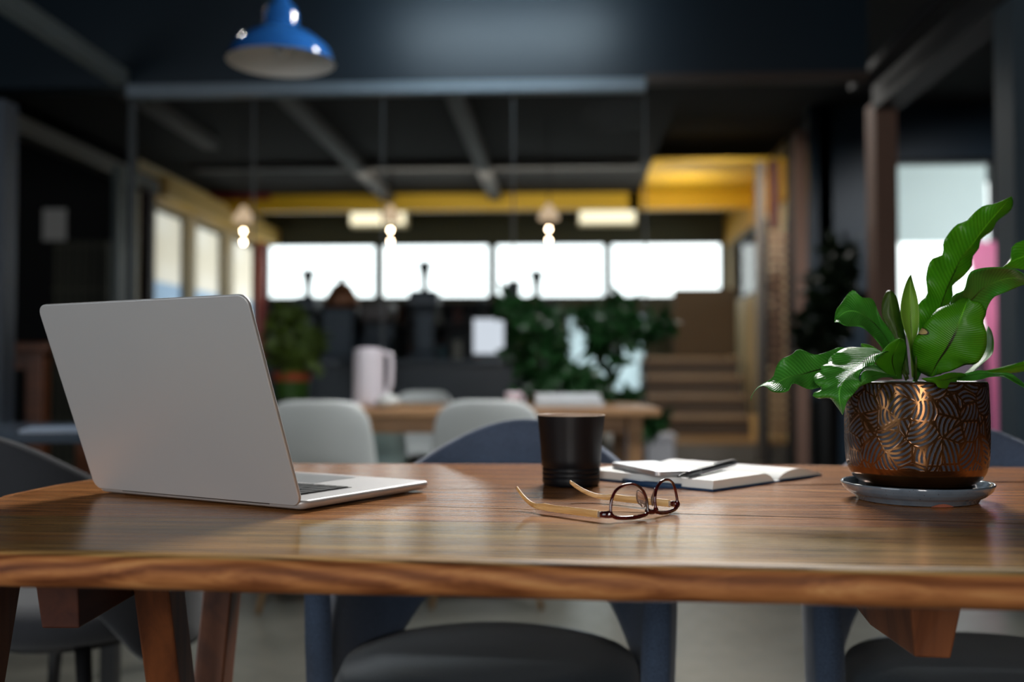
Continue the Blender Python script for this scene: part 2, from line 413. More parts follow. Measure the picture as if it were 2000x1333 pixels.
# ------------------------------------------------------------------ far furnishings
def acunit(px0, px1, label):
    x0, x1 = fov_x(px0, 13.6), fov_x(px1, 13.6); zc = fov_z(440, 13.6)
    o = thing('ceiling_light_box', ((x0 + x1) / 2, 13.7, zc), 0, label, 'light', 'lit cream boxes above the windows')
    w = (x1 - x0) / 2
    MB().box(-w, w, -.12, .12, .0, 3.22 - zc).build('housing', M['cream'], o, bevel=.02)
    MB().box(-w + .02, w - .02, -.135, -.12, .02, .36).build('diffuser', emit('cream_glow', srgb(250, 238, 200), 1.7), o)
acunit(682, 794, 'lit cream box on the wall above the second window from the left')
acunit(1130, 1244, 'lit cream box on the wall above the third and fourth windows')

Mbrass = mat('warm_shade', srgb(150, 110, 70), .4); Mglow = emit('bulb_glow', (1, .74, .5), 60)
def small_pendant(px, Y, label):
    zt = fov_z(420, Y); x = fov_x(px, Y)
    o = thing('pendant_light', (x, Y, zt), 0, label, 'pendant light', 'small warm pendants in front of the windows')
    MB().tube([(0, 0, .08), (0, 0, 3.2 - zt)], .006, 6).build('cord', M['frame'], o)
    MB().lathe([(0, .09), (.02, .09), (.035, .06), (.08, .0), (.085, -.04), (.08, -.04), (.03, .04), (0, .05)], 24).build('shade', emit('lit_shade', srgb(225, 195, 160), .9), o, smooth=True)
    MB().lathe([(0, -.108), (.006, -.112), (.009, -.12), (.006, -.128), (0, -.132)], 16).build('bulb', Mglow, o, smooth=True)
    MB().lathe([(0, -.2), (.006, -.204), (.009, -.212), (.006, -.22), (0, -.224)], 16).build('bulb', Mglow, o, smooth=True)
    MB().tube([(0, 0, .03), (0, 0, -.09)], .008, 8).build('lamp_holder', Mbrass, o); MB().tube([(.016, .012, .0), (.016, .012, -.215)], .0015, 6).build('wire', Mbrass, o)
small_pendant(474, 8.4, 'small warm pendant with two glowing bulbs, the leftmost near the side windows')
small_pendant(762, 8.4, 'small warm pendant with two glowing bulbs hanging before the left cream light box')
small_pendant(1072, 8.4, 'small warm pendant with two glowing bulbs hanging left of the right cream light box')

# large blue enamel pendant
pz = fov_z(122, 3.8); pl = ond(549, 122, 3.8)
pd = thing('pendant_lamp', pl, 0, 'large blue enamel pendant lamp with white inside hanging near the navy bulkhead', 'lamp')
Mblue = mat('blue_enamel', srgb(30, 82, 146), .1, var=.05, Coat_Weight=1.0)
r0 = 106 / 2000 * 3.8
outer = [(.0, .25), (.02, .25), (.034, .235), (.036, .215), (.058, .205), (.062, .18), (.066, .172), (.066, .14), (.074, .13), (.08, .122), (.115, .107), (.15, .08), (.185, .045), (r0 - .004, .006), (r0, 0)]
inner = [(r0 - .002, -.001), (.18, .038), (.145, .072), (.1, .098), (.05, .108), (0, .11)]
MB().lathe(outer, 64).build('lamp_shade', Mblue, pd, smooth=True)
MB().lathe(inner, 64).build('shade_lining', mat('white_enamel', srgb(232, 230, 224), .35, var=.03), pd, smooth=True)
MB().lathe([(0, .02), (.02, .024), (.03, .045), (.025, .07), (.014, .1), (0, .11)], 24).build('bulb', mat('frosted_bulb', srgb(240, 240, 236), .3), pd, smooth=True)
MB().tube([(0, 0, .245), (0, 0, 3.2 - pl.z)], .006, 8).build('cord', M['frame'], pd)

# bar counter with coffee equipment
YC = 7.7
xa, xb = fov_x(505, YC), fov_x(1100, YC); zc = 1.0
bc = thing('bar_counter', ((xa + xb) / 2, YC + .3, 0), 0, 'long dark bar counter carrying coffee grinders below the back windows', 'counter')
hw = (xb - xa) / 2
MB().box(-hw, hw, -.28, .3, 0, zc - .05).build('cabinet', mat('charcoal_front', srgb(26, 34, 40), .35), bc)
MB().box(-hw - .03, hw + .03, -.33, .33, zc - .05, zc).build('worktop', mat('dark_worktop', srgb(40, 46, 52), .25), bc, bevel=.01)
# tall dark back shelving behind the bar
bs = thing('back_shelving', ((xa + xb) / 2, YC + 1.5, 0), 0, 'tall dark shelving behind the bar counter reaching the window sills', 'shelf')
zs = fov_z(588, YC + 1.3)
for zz in (.02, .5, .95, 1.3, zs - .04):
    MB().box(-hw - .3, hw - .05, -.2, .2, zz, zz + .03).build('shelf_board', mat('shelf_dark', srgb(30, 30, 32), .6), bs)
MB().box(-hw - .3, hw - .05, .2, .22, 0, zs).build('back_panel', mat('shelf_back', srgb(20, 30, 36), .5), bs)
for u in (-1, -.5, 0, .5, 1):
    x = u * (hw + .12) - .17; MB().box(x - .015, x + .015, -.2, .2, 0, zs).build('upright', M['frame'], bs)
Mjar = [mat('jar_%d' % i, c_, .4) for i, c_ in enumerate([srgb(120, 84, 60), srgb(60, 90, 100), srgb(160, 160, 150), srgb(90, 50, 40), srgb(40, 60, 56)])]
jn = 0
for zz, z_l in ((.98, 'shelf below the top'), (1.33, 'upper shelf')):
    for k in range(11):
        x = bs.location.x - hw + .05 + k * ((2 * hw - .2) / 11) + random.uniform(-.03, .03); h = random.uniform(.14, .24); r_ = random.uniform(.04, .065)
        o = thing('storage_jar', (x, bs.location.y - .05, zz), 0, 'blurred storage jar on the ' + z_l + ' of the dark shelving behind the bar', 'jar', 'jars on the ' + z_l)
        MB().lathe([(0, 0), (r_, 0), (r_, h * .85), (r_ * .8, h * .9), (0, h * .9)], 16).build('body', Mjar[jn % 5], o, smooth=False)
        MB().lathe([(0, h * .9), (r_ * .85, h * .9), (r_ * .85, h), (0, h)], 16).build('lid', Mjar[(jn + 2) % 5], o)
        jn += 1
Mgr = mat('grinder_metal', srgb(44, 54, 62), .4, .3); Mhop = mat('smoked_hopper', srgb(24, 34, 36), .3)
def grinder(px, top, s_, label):
    zt = fov_z(top, YC + .3); o = thing('coffee_grinder', (fov_x(px, YC + .3), YC + .3, zc), 0, label, 'coffee grinder', 'grinders on the bar counter')
    H = zt - zc; b = MB()
    b.box(-.09 * s_, .09 * s_, -.12, .14, 0, .05).box(-.07 * s_, .07 * s_, -.02, .12, .05, H * .62)
    b.build('body', Mgr, o, bevel=.015)
    MB().box(-.1 * s_, .1 * s_, -.12, .13, H * .52, H * .7).build('grinding_head', Mgr, o, bevel=.03)
    MB().box(-.105 * s_, .105 * s_, -.125, -.12, H * .57, H * .6).build('badge_strip', M['steel'], o)
    MB().lathe([(.0, H * .7), (.028, H * .7), (.028, H * .8), (.03, H * .85), (.055, H * .98), (.06, H), (0, H)], 24).build('hopper', Mhop, o, smooth=False)
    MB().tube([(0, -.11, H * .5), (0, -.2, H * .47)], .012, 8).build('portafilter_fork', M['frame'], o)
grinder(601, 526, .85, 'coffee grinder with a small hopper at the left end of the bar counter')
grinder(829, 511, 1.15, 'largest coffee grinder with flared hopper standing before the second window')
grinder(1048, 530, .8, 'coffee grinder with flared hopper rising behind the leafy plant')
o = thing('bean_canister', (fov_x(1003, YC + .3), YC + .3, zc), 0, 'plain dark canister on the bar beside the grinder behind the plant', 'canister')
H = fov_z(549, YC + .3) - zc
MB().lathe([(0, 0), (.05, 0), (.05, H * .9), (0, H * .9)], 20).build('body', Mgr, o); MB().lathe([(0, H * .9), (.054, H * .9), (.054, H), (0, H)], 20).build('lid', Mhop, o)
o = thing('copper_kettle', (fov_x(667, YC + .3), YC + .3, zc), 0, 'brown domed kettle on a dark stand between two grinders on the bar', 'kettle')
H = fov_z(540, YC + .3) - zc
MB().box(-.13, .13, -.15, .15, 0, H * .62).build('stand', Mgr, o, bevel=.02)
MB().lathe([(0, H * .62), (.14, H * .62), (.13, H * .75), (.07, H * .9), (.025, H * .94), (.03, H), (0, H)], 28).build('dome', mat('copper_brown', srgb(140, 92, 62), .35, .4), o, smooth=True)
o = thing('espresso_machine', (fov_x(735, YC + .3) + .0, YC + .32, zc), 0, 'dark espresso machine between the kettle and the largest grinder', 'coffee machine')
H = fov_z(592, YC + .3) - zc
MB().box(-.09, .13, -.2, .2, .02, H * .35).build('drip_base', Mgr, o, bevel=.01); MB().box(-.09, .13, -.0, .2, H * .35, H * .7).build('column', Mgr, o); MB().box(-.09, .13, -.2, .2, H * .65, H).build('head', mat('brown_body', srgb(70, 58, 52), .4), o, bevel=.02)
# glowing white panel added on the bar for a bright blurred patch
o = thing('added_glow_panel', (fov_x(955, YC + .1), YC + .08, zc), 0, 'made-up glowing white panel on the bar counter left of the plant', 'added_glow_panel')
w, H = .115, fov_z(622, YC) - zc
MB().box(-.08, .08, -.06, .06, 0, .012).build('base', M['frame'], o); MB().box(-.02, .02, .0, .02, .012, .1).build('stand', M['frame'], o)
MB().box(-w - .008, w + .008, -.012, .012, .03, H + .008).build('casing', M['frame'], o, bevel=.004); MB().box(-w, w, -.014, -.012, .038, H).build('screen', emit('white_patch_glow', (.86, .92, 1), .85), o)  # added glowing face, with invented casing, stand and base

# crates on the floor before the platform
for i, (p0, p1, yt, lab) in enumerate([(1196, 1252, 838, 'pale crate on the floor in front of the platform, the left and taller of two'), (1256, 1312, 846, 'pale lilac crate on the floor in front of the platform, right of the other')]):
    Y = 9.3; x0, x1 = fov_x(p0, Y), fov_x(p1, Y); H = fov_z(yt, Y); w = (x1 - x0) / 2
    o = thing('storage_crate', ((x0 + x1) / 2, Y, 0), 0, lab, 'crate', 'pale crates before the platform')
    mm = mat('crate_plastic', srgb(236, 236, 244), .5)
    MB().box(-w, w, -.18, .18, 0, H - .05).build('box', mm, o, bevel=.01); MB().box(-w - .015, w + .015, -.195, .195, H - .05, H).build('lid', mm, o, bevel=.01)
o = thing('parcel', (fov_x(1486, 10.6), 10.75, .19), 0, 'small warm tan carton on the platform beside the steps', 'box')
MB().box(-.07, .07, -.09, .09, 0, .26).build('carton', mat('tan_card', srgb(226, 184, 116), .7), o); MB().box(-.02, .02, -.091, .091, .001, .262).build('tape_strip', M['cream'], o)
# ladder-back rack at the right
o = thing('slatted_rack', (fov_x(1523, 9.6), 9.7, 0), 0, 'tall rack of narrow brown slats between two posts right of the steps', 'rack')
w = (fov_x(1546, 9.6) - fov_x(1500, 9.6)) / 2; zt = fov_z(430, 9.6)
for s_ in (-1, 1): MB().box(s_ * w - .015, s_ * w + .015, -.05, .05, 0, zt).build('upright', M['steel_d'], o)
for k in range(22):
    z = .35 + k * (zt - .45) / 22; MB().box(-w + .016, w - .016, -.03, .03, z, z + .045).build('slat', mat('slat_brown', srgb(150, 116, 96), .6), o)
# left wall locker and notice
o = thing('wire_locker', (fov_x(150, 8.6), 8.7, 0), 0, 'dim olive wire locker against the dark left end of the hall', 'locker')
w = (fov_x(205, 8.6) - fov_x(95, 8.6)) / 2; zt = fov_z(462, 8.6)
MB().box(-w, w, .0, .3, 0, zt).build('cabinet', mat('locker_dark', srgb(40, 40, 36), .6), o)
for k in range(7):
    x = -w + .02 + k * (2 * w - .04) / 6; MB().box(x - .012, x + .012, -.03, -.001, 0, zt).build('wire_post', mat('olive_wire', srgb(90, 90, 76), .5), o)
for k in range(6):
    z = .1 + k * (zt - .15) / 5; MB().box(-w, w, -.05, -.031, z - .01, z + .01).build('wire_rail', mat('olive_wire2', srgb(90, 90, 76), .5), o)
o = thing('notice_board', (fov_x(95, 9.6), 9.68, fov_z(462, 9.6)), 0, 'small pale notice on the dark wall above the wire locker', 'notice')
w = (fov_x(118, 9.6) - fov_x(72, 9.6)) / 2; H = fov_z(398, 9.6) - o.location.z
MB().box(-w, w, 0, .02, 0, H).build('sheet', mat('notice_grey', srgb(235, 235, 232), .7), o); MB().box(-w - .012, w + .012, .005, .02, -.012, 0).build('ledge', M['frame'], o)

# high wooden bar table at far left
wood_hi = wood_plain('reddish_bar_wood', srgb(66, 34, 16), srgb(108, 58, 26))
xr = fov_x(128, 5.4); zt = fov_z(668, 5.2)
o = thing('bar_table', (xr - .8, 5.55, 0), 0, 'high reddish wooden bar table at the far left edge', 'table')
MB().box(-.8, .8, -.35, .35, zt - .05, zt).build('tabletop', wood_hi, o, bevel=.008)
for x, y in ((-.72, -.28), (.72, -.28), (-.72, .28), (.72, .28)): MB().box(x - .045, x + .045, y - .045, y + .045, 0, zt - .05).build('leg', wood_hi, o, bevel=.005)
MB().box(-.67, .67, -.3, -.27, .42, .5).build('footrest', wood_hi, o); MB().box(-.67, .67, -.3, -.27, zt - .14, zt - .05).build('apron', wood_hi, o)

# ------------------------------------------------------------------ plants in the background
def foliage(mb, c, rx, ry, rz, n, size, seed):
    rnd = random.Random(seed)
    for i in range(n):
        while True:
            p = Vector((rnd.uniform(-1, 1), rnd.uniform(-1, 1), rnd.uniform(-1, 1)))
            if p.length < 1: break
        p = Vector((c[0] + p.x * rx, c[1] + p.y * ry, c[2] + p.z * rz))
        d = Vector((rnd.gauss(0, 1), rnd.gauss(0, 1), rnd.gauss(-.2, .7))).normalized(); s = d.cross(Vector((rnd.gauss(0, 1), rnd.gauss(0, 1), rnd.gauss(0, 1)))).normalized()
        L = size * rnd.uniform(.7, 1.3); w = L * .25; n_ = d.cross(s) * L * .08
        mb.add([p, p + d * L * .3 + s * w, p + d * L * .7 + s * w * .8, p + d * L - n_, p + d * L * .7 - s * w * .8, p + d * L * .3 - s * w, p + d * L * .5 + n_],
               [(0, 1, 6), (1, 2, 6), (2, 3, 6), (3, 4, 6), (4, 5, 6), (5, 0, 6)])
def leafmat(name, a, b):
    t = NT(name); v = t.coords(); c = t.mix(t.noise(v, 6, 3), a, b)
    p = t.bsdf(c, .35); tr = t.n('ShaderNodeBsdfTranslucent'); t.l(c, tr.inputs[0]); mx = t.n('ShaderNodeMixShader'); mx.inputs[0].default_value = .25
    t.l(p.outputs[0], mx.inputs[1]); t.l(tr.outputs[0], mx.inputs[2]); return t.fin(mx)
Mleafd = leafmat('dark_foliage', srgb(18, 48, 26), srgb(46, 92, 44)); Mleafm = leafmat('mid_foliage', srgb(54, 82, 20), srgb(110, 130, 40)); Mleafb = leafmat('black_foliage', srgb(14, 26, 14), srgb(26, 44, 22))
Mterra = mat('terracotta', srgb(166, 74, 36), .8); Mstem = mat('stem_brown', srgb(64, 50, 34), .8)
# big leafy ficus
D = 5.5; c0 = ond(1050, 700, D)
fp = thing('potted_tree', (c0.x, c0.y, 0), 0, 'bushy dark green potted tree rising behind the further table', 'plant')
mb = MB()
def blob(px, py, rxp, ryp, n, dd=0, size=.1, seed=1, D=5.5, root=None, mb_=None):
    p = ond(px, py, D + dd) - root.location; k = (D + dd) / 2000
    foliage(mb_, p, rxp * k, .16, ryp * k, n, size, seed)
for i, (a, b, c, d, n, dd) in enumerate([(1035, 630, 36, 42, 170, 0), (1075, 660, 34, 50, 190, .05), (1040, 700, 40, 40, 170, .1), (1090, 745, 40, 40, 170, -.1), (1155, 760, 45, 26, 140, -.1), (1205, 612, 36, 24, 110, .1), (1180, 655, 26, 26, 80, 0), (1225, 650, 28, 20, 70, 0), (1275, 640, 36, 20, 70, .1), (1225, 790, 20, 30, 70, -.15), (1262, 828, 32, 11, 70, -.15), (995, 600, 30, 22, 45, .1), (1050, 790, 60, 24, 150, .1), (1190, 700, 18, 18, 18, 0), (1140, 610, 20, 18, 26, 0)]):
    blob(a, b, c, d, n, dd, .1, i + 5, root=fp, mb_=mb)
mb.build('foliage', Mleafd, fp)
q = MB(); q.tube([(0, 0, .3), (.02, 0, .8), (-.03, 0, 1.3)], .018, 8)
for px, py, dd in ((1210, 630, .1), (1270, 640, .1), (1130, 745, -.1), (1225, 800, -.15)): 
    e_ = ond(px, py, D + dd) - fp.location; q.tube([(0, 0, .62), (e_.x * .5, e_.y * .5, .62 + (e_.z - .62) * .65), e_], [.012, .009, .004], 6)
q.build('trunk', Mstem, fp)
MB().lathe([(0, 0), (.15, 0), (.19, .34), (.2, .34), (.2, .38), (.17, .38), (.165, .34), (0, .34)], 32).build('pot', mat('grey_pot', srgb(90, 90, 92), .7), fp)
# plant in a green pot on stand, left
D = 6.6; c0 = ond(570, 780, D)
fp2 = thing('potted_plant', (c0.x, c0.y, 0), 0, 'yellow-green potted plant in a green and rust pot left of the white jug', 'plant')
mb = MB()
for i, (a, b, c, d, n) in enumerate([(560, 660, 34, 60, 260), (590, 690, 40, 40, 220), (560, 620, 22, 30, 90), (615, 665, 20, 18, 40)]): blob(a, b, c, d, n, 0, .09, i + 40, 6.6, fp2, mb)
mb.build('foliage', Mleafm, fp2)
k = D / 2000; zr = c0.z
MB().lathe([(0, zr - .0), (30 * k, zr), (34 * k, zr + 35 * k), (0, zr + 34 * k)], 28).build('pot', mat('green_pot', srgb(52, 86, 22), .5), fp2)
MB().lathe([(0, zr + 35 * k), (36 * k, zr + 35 * k), (37 * k, zr + 52 * k), (32 * k, zr + 52 * k), (30 * k, zr + 45 * k), (0, zr + 45 * k)], 28).build('pot_rim', Mterra, fp2)
MB().tube([(0, 0, zr + .12), (.01, 0, zr + .45)], .012, 8).build('stem', Mstem, fp2)
q = MB().lathe([(0, zr - .03), (.14, zr - .03), (.14, zr), (0, zr)], 28)
for a in range(3): q.tube([(.1 * math.cos(a * 2.1), .1 * math.sin(a * 2.1), zr - .03), (.15 * math.cos(a * 2.1), .15 * math.sin(a * 2.1), 0)], .014, 8)
q.build('plant_stand', mat('stand_black', srgb(24, 24, 24), .6), fp2)
# dark plant on the platform right
D = 10.9; c0 = onY(1600, 850, 10.9)
fp3 = thing('floor_plant', (c0.x - .18, 10.7, .19), 0, 'very dark tall plant in a black pot on the platform beside the navy wall', 'plant')
mb = MB()
for i, (a, b, c, d, n) in enumerate([(1530, 620, 30, 60, 200), (1535, 560, 25, 60, 150), (1535, 690, 24, 40, 150)]):
    p = onY(a, b, 10.6) - fp3.location; foliage(mb, p, c * .0053, .15, d * .0053, n, .14, i + 80)
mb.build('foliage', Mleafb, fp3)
MB().lathe([(0, 0), (.09, 0), (.13, .38), (.11, .38), (.1, .34), (0, .34)], 24).build('pot', mat('black_pot', srgb(10, 11, 12), .5), fp3)
MB().tube([(0, 0, .3), (-.1, 0, .9), (-.18, 0, 1.5)], .015, 8).build('stem', Mstem, fp3)
D = 6.9; c0 = ond(1612, 860, 6.9)
fp4 = thing('floor_plant', (c0.x, c0.y, 0), 0, 'dark bushy plant in a tall black planter left of the brown pillar', 'plant')
mb = MB()
for i, (a, b, c, d, n) in enumerate([(1625, 580, 45, 70, 260), (1600, 650, 50, 60, 260), (1640, 500, 30, 35, 90)]): blob(a, b, c, d, n, .15, .12, i + 90, 6.9, fp4, mb)
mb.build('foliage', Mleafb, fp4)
MB().lathe([(0, 0), (.08, 0), (.1, .72), (.085, .72), (.08, .68), (0, .68)], 24).build('pot', mat('black_pot2', srgb(9, 10, 11), .5), fp4)
MB().tube([(0, 0, .6), (.02, .1, 1.2)], .015, 8).build('stem', Mstem, fp4)

# ------------------------------------------------------------------ further table with its chairs
wood2 = wood_plain('far_table_wood', srgb(120, 84, 54), srgb(178, 136, 94))
P0 = cf(-.03, 4.75, 0)
ft = thing('meeting_table', P0, PSI, 'further wooden table with white chairs drawn up and a white jug on it', 'table')
MB().box(-.95, .66, -.42, .42, .715, .75).build('tabletop', wood2, ft, bevel=.006)
for x, y in ((-.85, -.32), (.56, -.32), (-.85, .32), (.56, .32)): MB().box(x - .03, x + .03, y - .03, y + .03, 0, .715).build('leg', wood2, ft)
MB().box(-.81, .52, -.33, -.31, .64, .715).build('apron', wood2, ft)
def put(px, py, z=.75): return onz(px, py, z)
p = put(720, 797); p = cf((720 - 1000) / 2000 * 4.5, 4.5, .751)
o = thing('water_jug', p, PSI, 'tall white ribbed jug with a handle on the further table', 'jug')
Mj = mat('jug_white', srgb(214, 206, 212), .35, var=.04)
prof = [(0, 0), (.062, 0), (.066, .02)] + [(.066 + .0015 * (i % 2), .02 + i * .02) for i in range(1, 10)] + [(.064, .235), (.066, .25), (.06, .25), (.058, .23), (.056, .02), (0, .012)]
MB().lathe(prof, 40).build('body', Mj, o, smooth=True)
MB().tube([(.06, 0, .235), (.095, 0, .232), (.1, 0, .19), (.097, 0, .1), (.085, 0, .06), (.062, 0, .05)], .012, 10).build('handle', Mj, o, smooth=True)
MB().lathe([(0, .25), (.05, .25), (.05, .256), (.02, .26), (0, .26)], 32).build('lid', Mj, o, smooth=True)
def flat_thing(name, px, d, w, dep, h, m_, lab, cat, rz=0, parts=True):
    p = cf((px - 1000) / 2000 * d, d, .751); o = thing(name, p, PSI + rz, lab, cat)
    MB().box(-w / 2, w / 2, -dep / 2, dep / 2, 0, h).build('cover' if cat == 'book' else 'body', m_, o, bevel=.003)
    return o
Mpaper = mat('paper_white', srgb(225, 226, 224), .6, var=.02)
b1 = flat_thing('hardback_book', 1110, 4.55, .3, .22, .028, mat('book_grey', srgb(176, 180, 182), .6), 'grey-white book lying on the further table behind the black mug, lower of two', 'book')
MB().box(-.145, .145, -.105, .112, .004, .024).build('page_block', Mpaper, b1)
b2 = thing('hardback_book', b1.location + Vector((-.01, .01, .029)), PSI + .06, 'white book on top of the grey-white one on the further table', 'book')
MB().box(-.14, .14, -.1, .1, 0, .026).build('cover', mat('book_white', srgb(206, 210, 212), .6), b2, bevel=.003); MB().box(-.136, .136, -.095, .104, .004, .022).build('page_block', Mpaper, b2)
o = thing('espresso_cup', cf((1003 - 1000) / 2000 * 4.42, 4.42, .751), PSI, 'small pinkish white cup on the further table left of the books', 'cup')
MB().lathe([(0, 0), (.022, 0), (.034, .05), (.036, .065), (.033, .065), (.02, .008), (0, .006)], 24).build('body', mat('pinkish_cup', srgb(214, 196, 204), .3), o, smooth=True); MB().tube([(.034, 0, .052), (.05, 0, .045), (.048, 0, .022), (.026, 0, .018)], .004, 8).build('handle', mat('pinkish_cup2', srgb(214, 196, 204), .3), o, smooth=True)
o = thing('sugar_bowl', cf((763 - 1000) / 2000 * 4.5, 4.42, .751), PSI, 'low white lidded bowl on the further table right of the jug', 'bowl')
MB().lathe([(0, 0), (.03, 0), (.05, .02), (.052, .035), (0, .035)], 24).build('body', M['white'], o, smooth=True); MB().lathe([(0, .035), (.05, .035), (.035, .05), (.008, .054), (.009, .064), (0, .066)], 24).build('lid', M['white'], o, smooth=True)
o = thing('paper_stack', cf((655 - 1000) / 2000 * 4.6, 4.55, .751), PSI + .3, 'loose white papers on the further table left of the jug', 'papers')
MB().box(-.105, .105, -.148, .148, 0, .012).build('lower_sheets', Mpaper, o); MB().hexa([(-.08, -.13, .012), (.12, -.15, .012), (.12, .12, .012), (-.08, .14, .012)], [(-.08, -.13, .018), (.12, -.15, .018), (.12, .12, .018), (-.08, .14, .018)]).build('top_sheet', Mpaper, o)

def make_white_chair():
    o = thing('shell_chair', (0, 0, 0)); Ms = mat('white_shell', srgb(204, 208, 206), .4, var=.03); Mw = wood_plain('beech_leg', srgb(150, 110, 70), srgb(190, 150, 105), 2)
    # back towards -y (towards the camera), seat towards +y
    prof = [(-.235, .80, .165), (-.225, .74, .2), (-.205, .64, .215), (-.19, .54, .225), (-.155, .47, .23), (-.05, .45, .235), (.1, .455, .235), (.2, .46, .22), (.235, .445, .19)]
    rows = []
    for (y, z, hw_) in prof:
        row = []
        for j in range(13):
            u = -1 + 2 * j / 12; back = z > .5
            yy = y + (.05 * u * u if back else 0); zz = z + (.0 if back else .03 * abs(u) ** 3) - (.03 * abs(u) ** 6 if z > .78 else 0)
            row.append((hw_ * u, yy, zz))
        rows.append(row)
    MB().grid(rows).build('seat_shell', Ms, o, smooth=True, solid=.012, sub=2)
    for sx_, sy_ in ((-1, -1), (1, -1), (1, 1), (-1, 1)):
        MB().tube([(sx_ * .12, sy_ * .11, .44), (sx_ * .21, sy_ * .2, 0)], [.016, .011], 12).build('leg', Mw, o, smooth=True)
    MB().box(-.14, .14, -.13, .13, .43, .441).build('underframe', M['frame'], o)
    return o
wc = make_white_chair()
wc.location = cf((618 - 1000) / 2000 * 3.9, 4.06, 0); wc.rotation_euler.z = PSI + .03
tag(wc, 'white moulded chair showing its back at the further table, nearest the laptop', 'chair', 'white chairs at the further table')
dup(wc, cf((955 - 1000) / 2000 * 3.95, 4.12, 0), PSI - .04, 'white moulded chair at the further table, partly behind the blue chair back')
c3 = dup(wc, cf((765 - 1000) / 2000 * 4.9, 5.45, 0), PSI + math.pi - .5, 'white moulded chair on the far side of the further table near the jug')
# pale cloth bag hanging on chair side
o = thing('cloth_bag', cf((752 - 1000) / 2000 * 4.45, 4.47, .40), PSI, 'pale grey-green cloth bag hung under the table edge beside the white chair', 'bag')
rows = []
for i in range(9):
    z = .27 * i / 8; row = []
    for j in range(16):
        a = 2 * math.pi * j / 16; wr = 1 + .08 * math.sin(5 * a + i); row.append((.1 * math.cos(a) * (1 - .25 * abs(i - 4) / 4) * wr, .04 * math.sin(a) * wr, z))
    rows.append(row)
MB().grid(rows, True).build('pouch', fabric('pale_cloth', srgb(150, 170, 168)), o, smooth=True)
MB().tube([(-.05, 0, .26), (-.02, -.01, .312), (.02, -.01, .312), (.05, 0, .26)], .006, 8).build('strap', fabric('strap_cloth', srgb(140, 160, 158)), o)

# ------------------------------------------------------------------ upholstered tub chairs
Mseat = fabric('navy_tweed', srgb(34, 52, 64), 420); Mshell = fabric('blue_grey_tweed', srgb(70, 86, 110), 420); Mgrey = fabric('charcoal_felt', srgb(40, 42, 47))
Mblk = mat('black_metal', srgb(16, 16, 18), .45)
def make_tub(ms, mseat):
    o = thing('tub_chair', (0, 0, 0)); rows = []
    # seat cushion
    sh = [(0, .385), (.17, .385), (.225, .4), (.24, .43), (.225, .462), (.17, .476), (0, .48)]
    MB().lathe(sh, 48, (0, -.02, 0), 1, 1.0).build('seat', mseat, o, smooth=True)
    N = 44; outl = []; 
    def prof(a):
        s_ = abs(a) / R(118)
        zt = .822 - .17 * (1 - math.exp(-(s_ / .46) ** 2)) - (.1 * max(0, s_ - .8) / .2)
        zb = .56 - .2 * (max(0, min(1, (s_ - .22) / .33)) ** 1.2)
        return zt, zb
    for i in range(N + 1):
        a = R(-104) + R(208) * i / N; zt, zb = prof(a); row = []
        for k in range(14):
            t_ = 2 * math.pi * k / 14; th = .022
            zc_ = (zt + zb) / 2; hh = (zt - zb) / 2
            cz = math.sin(t_); cx = math.cos(t_)
            sq = lambda q: math.copysign(abs(q) ** .5, q)
            z = zc_ + hh * sq(cz) ; rad = .268 + th * sq(cx) * (.9) + .03 * (z - .5)
            row.append((rad * math.sin(a), rad * math.cos(a) - .02, z))
        rows.append(row)
    b = MB().grid(rows, True); n = 14
    b.f.append(tuple(range(n))); b.f.append(tuple(N * n + k for k in range(n)))
    b.build('backrest', ms, o, smooth=True)
    for sx_, sy_ in ((-1, -1), (1, -1), (1, 1), (-1, 1)):
        MB().tube([(sx_ * .12, sy_ * .12 - .02, .39), (sx_ * .22, sy_ * .22 - .02, 0)], [.016, .01], 12).build('leg', Mblk, o, smooth=True)
    MB().lathe([(0, .37), (.15, .37), (.15, .386), (0, .386)], 24, (0, -.02, 0)).build('underframe', Mblk, o)
    return o
tc = make_tub(Mshell, Mseat); tc.location = cf(-.03, 1.63, 0); tc.rotation_euler.z = PSI - .22
tag(tc, 'blue-grey upholstered tub chair facing the camera behind the black mug', 'chair', 'blue-grey tub chairs at the wooden table')
dup(tc, cf(.735, 1.56, 0), PSI - .12, 'blue-grey upholstered tub chair behind the potted fern at the right edge')
gc = make_tub(Mgrey, Mgrey); gc.scale = (1, 1, .965); gc.location = cf(-.93, 2.14, 0); gc.rotation_euler.z = PSI + 2.9
tag(gc, 'charcoal tub chair seen from behind at the left end of the table', 'chair')
# side table with magazines at left
o = thing('side_table', cf(-1.42, 2.95, 0), PSI, 'low dark table beyond the charcoal chair at the left edge', 'table')
MB().box(-.5, .42, -.3, .3, .72, .745).build('tabletop', mat('bluish_top', srgb(56, 66, 78), .2), o, bevel=.005)
for x, y in ((-.45, -.25), (.37, -.25), (-.45, .25), (.37, .25)): MB().box(x - .02, x + .02, y - .02, y + .02, 0, .72).build('leg', Mblk, o)
mg = thing('magazine', cf(-1.2, 2.85, .7455), PSI + .3, 'pale blue-grey magazine lying on the dark side table', 'magazine')
MB().box(-.14, .14, -.1, .1, 0, .006).build('cover', mat('mag_cover', srgb(120, 136, 156), .3), mg); MB().box(-.138, .139, -.099, .097, .001, .005).build('page_block', Mpaper, mg)
# pale skirting unit bottom right
o = thing('low_heater', cf(1.95, 3.5, 0), PSI + .9, 'long low white heater on the floor at the lower right', 'heater')
MB().box(-.5, .5, -.06, .06, .02, .17).build('casing', M['white'], o, bevel=.01)
for k in range(12): MB().box(-.46 + k * .08, -.42 + k * .08, -.064, -.06, .05, .14).build('vent', M['steel'], o)
for s_ in (-.4, .4): MB().box(s_ - .03, s_ + .03, -.05, .05, 0, .02).build('foot', M['frame'], o)

